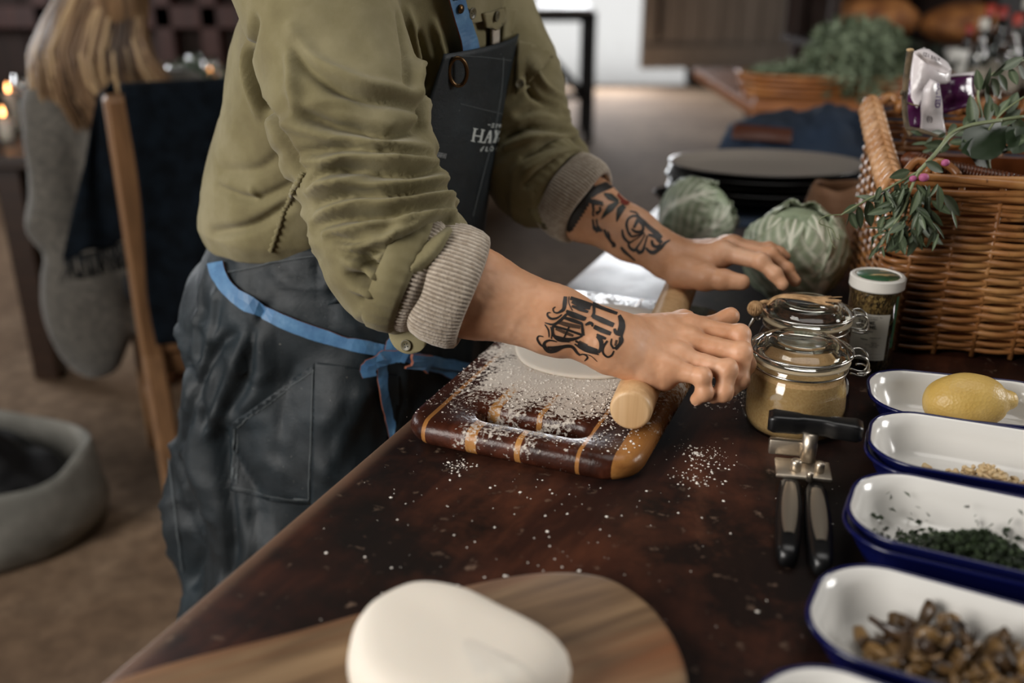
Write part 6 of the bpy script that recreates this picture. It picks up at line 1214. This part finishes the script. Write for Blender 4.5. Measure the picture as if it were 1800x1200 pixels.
ho = obj('hair', np.concatenate(hv), hfc, m_bh, wo_); at = ho.data.attributes.new('tone', 'FLOAT', 'POINT'); at.data.foreach_set('value', tone); ho['kind'] = 'stuff'
V, F = surface_nets(lambda P: np.maximum(ell(P, hW+hWu*.02-hWf*.012, (.102, .086, .112), Rw), -ell(P, hW+hWf*.08-hWu*.03, (.08, .10, .09), Rw)), hW-.16, hW+.16, .01); fast_obj('hair_cap', V, F, two('dark_blond', '#4b3322', '#6b4d33', 50, .6), wo_)

# ------------------------------------------------------------------ canvas basket on the floor
m_cv = two('grey_canvas', '#66655f', '#84827b', 9, .95, bump=.3, bd=.006)
sc_ = np.array([-1.455, 2.10, 0]); rg = []; K = 72; a = np.arange(K)*2*PI/K
for z, s, bulge in ((0.002, .90, 0), (.02, .97, 0), (.08, 1.03, .01), (.15, 1.03, .012), (.205, 1.0, .014), (.225, .975, .01), (.222, .955, .01), (.18, .95, .01), (.05, .93, 0), (.02, .9, 0)):
    rr_ = s*(1+.018*np.sin(5*a+z*20)+.012*np.sin(9*a-z*30)); P = np.c_[sc_[0]+.42*rr_*np.cos(a), sc_[1]+.26*rr_*np.sin(a), np.full(K, z)+.012*np.sin(4*a+1)*(z > .15)]; rg.append(P)
v, f = loft(rg); cb_ = obj('canvas_basket', v, f, m_cv); tag(cb_, 'low round grey canvas basket on the floor at lower left', 'basket')
def bag_sdf(P): d = ell(P, sc_+np.array([0, 0, .14]), (.34, .20, .115)); return smin(d, ell(P, sc_+np.array([.03, -.05, .22]), (.22, .13, .09)), .06)
V, F = surface_nets(bag_sdf, sc_+np.array([-.42, -.36, .0]), sc_+np.array([.42, .36, .4]), .014); V = V+vnormals(V, F)*(noise3(V, 14, 3)*.014+noise3(V, 30, 6)*.006)[:, None]; V[:, 2] = np.maximum(V[:, 2], .024); o = fast_obj('dark_bag', V, F, Mat('black_fabric_bag', '#0b0c10', .6)); tag(o, 'crumpled black fabric bag lying inside the grey canvas basket', 'bag')

# ------------------------------------------------------------------ dinner table with glasses and greenery
m_dt = wood('dark_dining_wood', '#1c120d', '#2d1e15', '#3d291d', 4, (1, 12, 12), .4)
dt = thing('dinner_table', 'long dark dinner table set with glasses behind the seated person', 'table', (-1.5, 3.95, 0)); v, f = rbox((1.25, 2.1, .04), .006, 2, (-1.53, 4.03, .76)); obj('tabletop', v, f, m_dt, dt, False)
for x_, y_ in ((-1.60, 3.08), (-2.05, 4.95), (-1.0, 4.95)): v, f = rbox((.085, .085, .74), .006, 1, (x_, y_, .37)); obj('leg', v, f, m_dt, dt, False)
v, f = rbox((.03, 1.8, .09), .003, 1, (-2.05, 4.0, .695)); obj('apron_rail', v, f, m_dt, dt, False)
m_wg = thin_glass('wine_glass', '#f6f7f5', .02, 2.6)
wp_ = [(.0001, 0), (.034, 0), (.034, .0015), (.006, .004), (.0038, .012), (.0036, .085), (.008, .092), (.026, .105), (.036, .13), (.037, .155), (.031, .20), (.0298, .20), (.0355, .155), (.0345, .132), (.024, .107), (.0001, .096)]
WG = None
wgl = [(-1.72, 3.12, 'first wine glass at the near left corner of the dinner table'), (-1.83, 3.30, 'wine glass behind the near left corner of the dinner table'), (-1.68, 3.42, 'wine glass beside the left foliage on the dinner table'), (-1.90, 3.10, 'wine glass at the outer left edge of the dinner table'), (-1.22, 4.05, 'wine glass left of the candles on the dinner table'), (-1.10, 4.15, 'wine glass in front of the lit candle on the dinner table'), (-1.16, 4.38, 'wine glass behind the candles on the dinner table'), (-1.02, 4.5, 'wine glass at the far right corner of the dinner table'), (-1.36, 4.3, 'wine glass among the foliage in the middle of the dinner table'), (-1.30, 3.86, 'wine glass nearest the blond hair on the dinner table'), (-1.02, 3.98, 'wine glass at the right edge of the dinner table'), (-1.95, 3.55, 'wine glass far left on the dinner table')]
for x_, y_, lb_ in wgl:
    if WG is None:
        v, f = lathe(wp_, 28); WG = thing('wine_glass', lb_, 'glass', (x_, y_, .78), 0, 'wine glasses on the dinner table'); obj('bowl_and_stem', v, f, m_wg, WG, world=False); v, f = lathe([(.0001, .1), (.023, .1085), (.033, .132), (.0345, .14), (.0001, .14)], 24); obj('water', v, f, thin_glass('pale_water', '#e6e9e6', .02, 1.2), WG, world=False)
    else: dup(WG, (x_, y_, .78), label=lb_)
m_wax = Mat('cream_candle_wax', '#d9cfc0', .5, Subsurface_Weight=.2); m_fl = Mat('candle_flame', '#ffb070', 1); m_fl.set('Emission Color', col('#ffab66')); m_fl.set('Emission Strength', 14.0)
for x_, y_, h_, lb_ in ((-1.06, 4.32, .15, 'lit cream candle at the right of the dinner table'), (-1.27, 4.2, .10, 'cream candle among the foliage on the dinner table'), (-1.78, 3.5, .12, 'cream candle at the left end of the dinner table'), (-1.70, 3.28, .07, 'short lit candle added for glints beside the near left wine glass'), (-1.12, 4.02, .06, 'short lit candle added for glints between the wine glasses at the right')):  # the short candles are added to put glints on the glasses
    c_ = thing('candle', lb_, 'candle', (x_, y_, .78), 0, 'candles on the dinner table'); v, f = lathe([(.0001, 0), (.022, 0), (.022, h_), (.019, h_+.002), (.0001, h_-.002)], 20); obj('wax', v, f, m_wax, c_, world=False); v, f = tube([(0, 0, h_-.002), (0, 0, h_+.012)], .0012, 5); obj('wick', v, f, m_bp, c_, world=False)
    v, f = lathe([(.0001, h_+.008), (.005, h_+.014), (.0055, h_+.02), (.003, h_+.034), (.0001, h_+.042)], 12); obj('flame', v, f, m_fl, c_, world=False)
def foliage(name, label, c, sx, sy, sz, n, m, L=(.02, .045), cat='foliage', wd=.35, drop=0):
    b = MB(); r_ = random.Random(hash(name) % 97)
    for k in range(n):
        d = np.array([r_.gauss(0, 1), r_.gauss(0, 1), r_.gauss(0, 1)]); d /= np.linalg.norm(d); p = np.array(c)+d*np.array([sx, sy, sz])*r_.random()**.4; p[2] = max(p[2], c[2]-sz+.003)
        if drop: p[2] -= drop*max(0, d[1]*-1)*r_.random()
        l = r_.uniform(*L); q = rotm(r_.uniform(0, 6.28), r_.gauss(0, .7), r_.gauss(0, .7)); b.add(np.array([(-l*.5, 0, 0), (0, -l*wd*.5, l*.08), (l*.5, 0, 0), (0, l*wd*.5, l*.08)])@q.T+p, [(0, 1, 2, 3)])
    o = b.build(name, m, None, False); return tag(o, label, cat, kind='stuff')
m_euc = two('eucalyptus_leaf', '#3d4a3d', '#7d8a78', 6, .6); m_drk = two('dark_foliage', '#10170f', '#27321f', 8, .6)
foliage('foliage', 'grey green leafy garland in the middle of the dinner table', (-1.34, 4.12, .87), .13, .34, .09, 1500, m_euc); foliage('foliage', 'dark leafy garland at the left end of the dinner table', (-1.86, 3.42, .85), .10, .36, .07, 1300, m_drk)

# ------------------------------------------------------------------ market table with produce behind the worktable
m_mt = wood('orange_plank_wood', '#6b3d1e', '#94592c', '#ab7040', 3, (1, 12, 12), .55)
mk = thing('market_table', 'orange brown plank table loaded with produce beyond the worktable', 'table', (1.65, 3.75, 0))
for k in range(5): v, f = rbox((2.1, .236, .04), .005, 1, (1.84, 3.16+.118+k*.24, .88)); obj('plank', v, f, m_mt, mk, False)
for x_ in (1.05, 2.6):
    for y_ in (3.28, 4.24): v, f = rbox((.08, .08, .86), .006, 1, (x_, y_, .43)); obj('leg', v, f, m_leg, mk, False)
m_wb = wick('tan_willow', '#7c4a22', '#a96a35', '#c58a50')
def tray(name, label, c, rx, ry, h, n=5):
    t = thing(name, label, 'tray', tuple(c)); A = np.linspace(0, 2*PI, 73)[:-1]
    v, f = loft([np.c_[c[0]+rx*.9*np.cos(A), c[1]+ry*.9*np.sin(A), np.full(72, c[2]+z)] for z in (0, .008)]); obj('tray_base', v, f, m_wkd, t)
    for k in range(n): s = .93+.07*k/(n-1); P = np.c_[c[0]+rx*s*np.cos(A)+.004*np.cos(A*18+k*PI), c[1]+ry*s*np.sin(A), c[2]+.012+h*k/(n-1)+0*A]; v, f = tube(P, .0085, 6, closed=True); obj('willow_strand', v, f, m_wb, t)
    return t
tray('herb_tray', 'oval wicker tray of green herbs on the market table', (1.14, 3.42, .901), .36, .19, .07)
foliage('herb_bunch', 'grey green bunch of herbs spilling over the wicker tray', (1.14, 3.33, 1.05), .17, .17, .13, 2600, two('fresh_herb_leaf', '#4d5c43', '#93a184', 9, .6), (.02, .05), 'herbs', .4, .10); foliage('herb_bunch', 'paler herbs lying at the left end of the wicker tray', (.98, 3.42, .965), .20, .13, .055, 1400, two('pale_herb_leaf', '#54634a', '#9aa78a', 9, .6), (.02, .05), 'herbs')
foliage('herb_bunch', 'dark herbs at the right end of the wicker tray', (1.41, 3.50, .99), .2, .14, .085, 1700, m_drk, (.02, .05), 'herbs')
v, f = rbox((.32, .16, .03), .006, 2); o = obj('bread_board', v@rotm(-.2).T+np.array([.93, 3.13, .916]), f, m_mt); o.location = (0, 0, 0); tag(o, 'small tan bread board sticking out from under the herb tray', 'board')
v, f = rbox((.13, .045, .010), .003, 1); hL = cast(bCl, 1340, 238, .006); o = obj('leather_strip', v@rotm(-.25, .05, .6).T+hL[0], f, Mat('brown_leather', '#4a2515', .5), None); tag(o, 'brown leather strip lying on the navy cloth behind the plates', 'leather')
m_crust = two('bread_crust', '#6b3d1d', '#a9713d', 14, .7, bump=.5, bd=.01); m_pump = Mat('orange_pumpkin', '#b9692c', .45); m_tom = Mat('tomato_red', '#a8432c', .35)
for k, (x_, y_, z_, r_, h_, lb_) in enumerate(((1.42, 4.0, 1.06, .17, .09, 'large round brown loaf on the dark crate'), (1.75, 3.95, 1.045, .16, .08, 'flat brown loaf right of the large round loaf'), (1.585, 4.25, 1.045, .10, .09, 'small brown loaf behind the other loaves'))):
    v, f = ball(1, (0, 0, 0), 30, 16); v = v*np.array([r_, r_*.8, h_]); v += noise3(v, 13, k)[:, None]*.012*v/np.linalg.norm(v, axis=1)[:, None]; o = obj('bread_loaf', v, f, m_crust); o.location = (x_, y_, z_+h_*.75); tag(o, lb_, 'bread', 'loaves on the market table')
for k, (px, py, r_, m2, nm, lb_) in enumerate(((1480, 78, .075, m_tom, 'red_squash', 'red round squash beside the herbs on the market table'), (1572, 86, .06, m_pump, 'orange_squash', 'orange round squash in the middle of the market table'), (1425, 78, .055, m_pump, 'orange_squash', 'smaller orange squash left of the red squash'), (1612, 92, .05, m_pump, 'orange_squash', 'small orange squash behind the wicker basket twig'))):
    c_ = Py(px, py, 3.72); t = thing(nm, lb_, 'squash', (c_[0], 3.72, .90)); rg = []; K = 40; a = np.arange(K)*2*PI/K
    for u in np.linspace(-PI/2+.05, PI/2-.05, 13): rg.append(np.c_[r_*math.cos(u)*(1+.07*np.cos(8*a))*np.cos(a)*1.1, r_*math.cos(u)*(1+.07*np.cos(8*a))*np.sin(a)*1.1, r_*.85*(1+math.sin(u))-.12*r_*(abs(math.sin(u))**6)+.1+0*a])
    v, f = loft(rg); v[:, 2] += -.1+.002; obj('flesh', v, f, m2, t, world=False); v, f = tube([(0, 0, r_*1.5), (.004, 0, r_*1.85), (.012, 0, r_*2.05)], (.009, .007, .008), 8); obj('stalk', v, f, m_twig, t, world=False)
# rack with dark shelf behind the loaves
rk = thing('shelf_rack', 'dark brown wooden rack holding loaves at the back of the market table', 'rack', (1.62, 4.15, .90))
for x_ in (1.22, 2.02):
    for y_ in (3.86, 4.32): v, f = rbox((.04, .04, .45), .004, 1, (x_, y_, 1.125)); obj('post', v, f, m_wall, rk, False)
for z_, m2 in ((1.03, m_wall), (1.29, m_mt)): v, f = rbox((.92, .54, .024), .003, 1, (1.62, 4.09, z_)); obj('shelf', v, f, m2, rk, False)
v, f = rbox((.9, .02, .26), .003, 1, (1.62, 4.35, 1.16)); obj('back_panel', v, f, m_wall, rk, False)
m_bg = thin_glass('green_bottle_glass', '#5c6a5a', .03, 1.3); m_bc = thin_glass('clear_bottle_glass', '#dfe3e0', .03, 3.0); m_bk = Mat('dark_bottle_glass', '#14100e', .08)
bpf = [(.0001, 0), (.034, 0), (.037, .004), (.037, .16), (.032, .19), (.015, .215), (.0135, .28), (.0155, .282), (.0155, .295), (.0001, .295)]
bl_ = [(1712, 3.3, m_bc, .9, 'clear glass bottle left of the bottle cluster', '#c9c4ba'), (1742, 3.42, m_bg, 1.0, 'green glass bottle second from the left in the cluster', '#8f2a22'), (1768, 3.28, m_bc, .95, 'clear bottle with red cap in the bottle cluster', '#a53a2c'), (1800, 3.36, m_bk, 1.05, 'dark bottle at the frame edge in the cluster', '#b7b1a6'), (1722, 3.56, m_bk, 1.0, 'dark bottle with red cap at the back of the cluster', '#a53a2c'), (1785, 3.58, m_bg, 1.08, 'tall green bottle at the back right of the cluster', '#c9c4ba'), (1690, 3.45, m_bk, .8, 'short dark bottle beside the white jug', '#8f2a22')]
for px, Yb, m2, sc2, lb_, capc in bl_:
    X = (px-900)/FPX*(Yb*math.cos(PITCH)+.4*math.sin(PITCH)); t = thing('glass_bottle', lb_, 'bottle', (X, Yb, .90), 0, 'bottles on the market table'); P = np.array(bpf)*sc2; v, f = lathe(P, 26); obj('bottle_body', v, f, m2, t, world=False); v, f = lathe([(.0162*sc2, .262*sc2), (.0166*sc2, .298*sc2), (.0001, .299*sc2)], 18); obj('cap', v, f, Mat('bottle_cap', capc, .4), t, world=False)
    a = np.linspace(-2.6, -.5, 14); g = np.array([(.0376*sc2*math.cos(q), .0376*sc2*math.sin(q), z*sc2) for q in a for z in (.05, .13)]); obj('paper_label', g, grid_faces(14, 2), Mat('bottle_label', '#8f887b', .7), t, world=False)
X = (1675-900)/FPX*3.35; jg = thing('white_jug', 'small white ceramic jug standing left of the bottles', 'jug', (X, 3.45, .90)); v, f = lathe([(.0001, 0), (.042, 0), (.052, .03), (.05, .08), (.038, .13), (.042, .16), (.040, .16), (.036, .13), (.047, .08), (.048, .03), (.0001, .008)], 30); obj('jug_body', v, f, m_en, jg, world=False); v, f = tube(smooth_path([(.04, 0, .14), (.075, 0, .13), (.078, 0, .08), (.05, 0, .045)], 16), .006, 8); obj('jug_handle', v, f, m_en, jg, world=False)
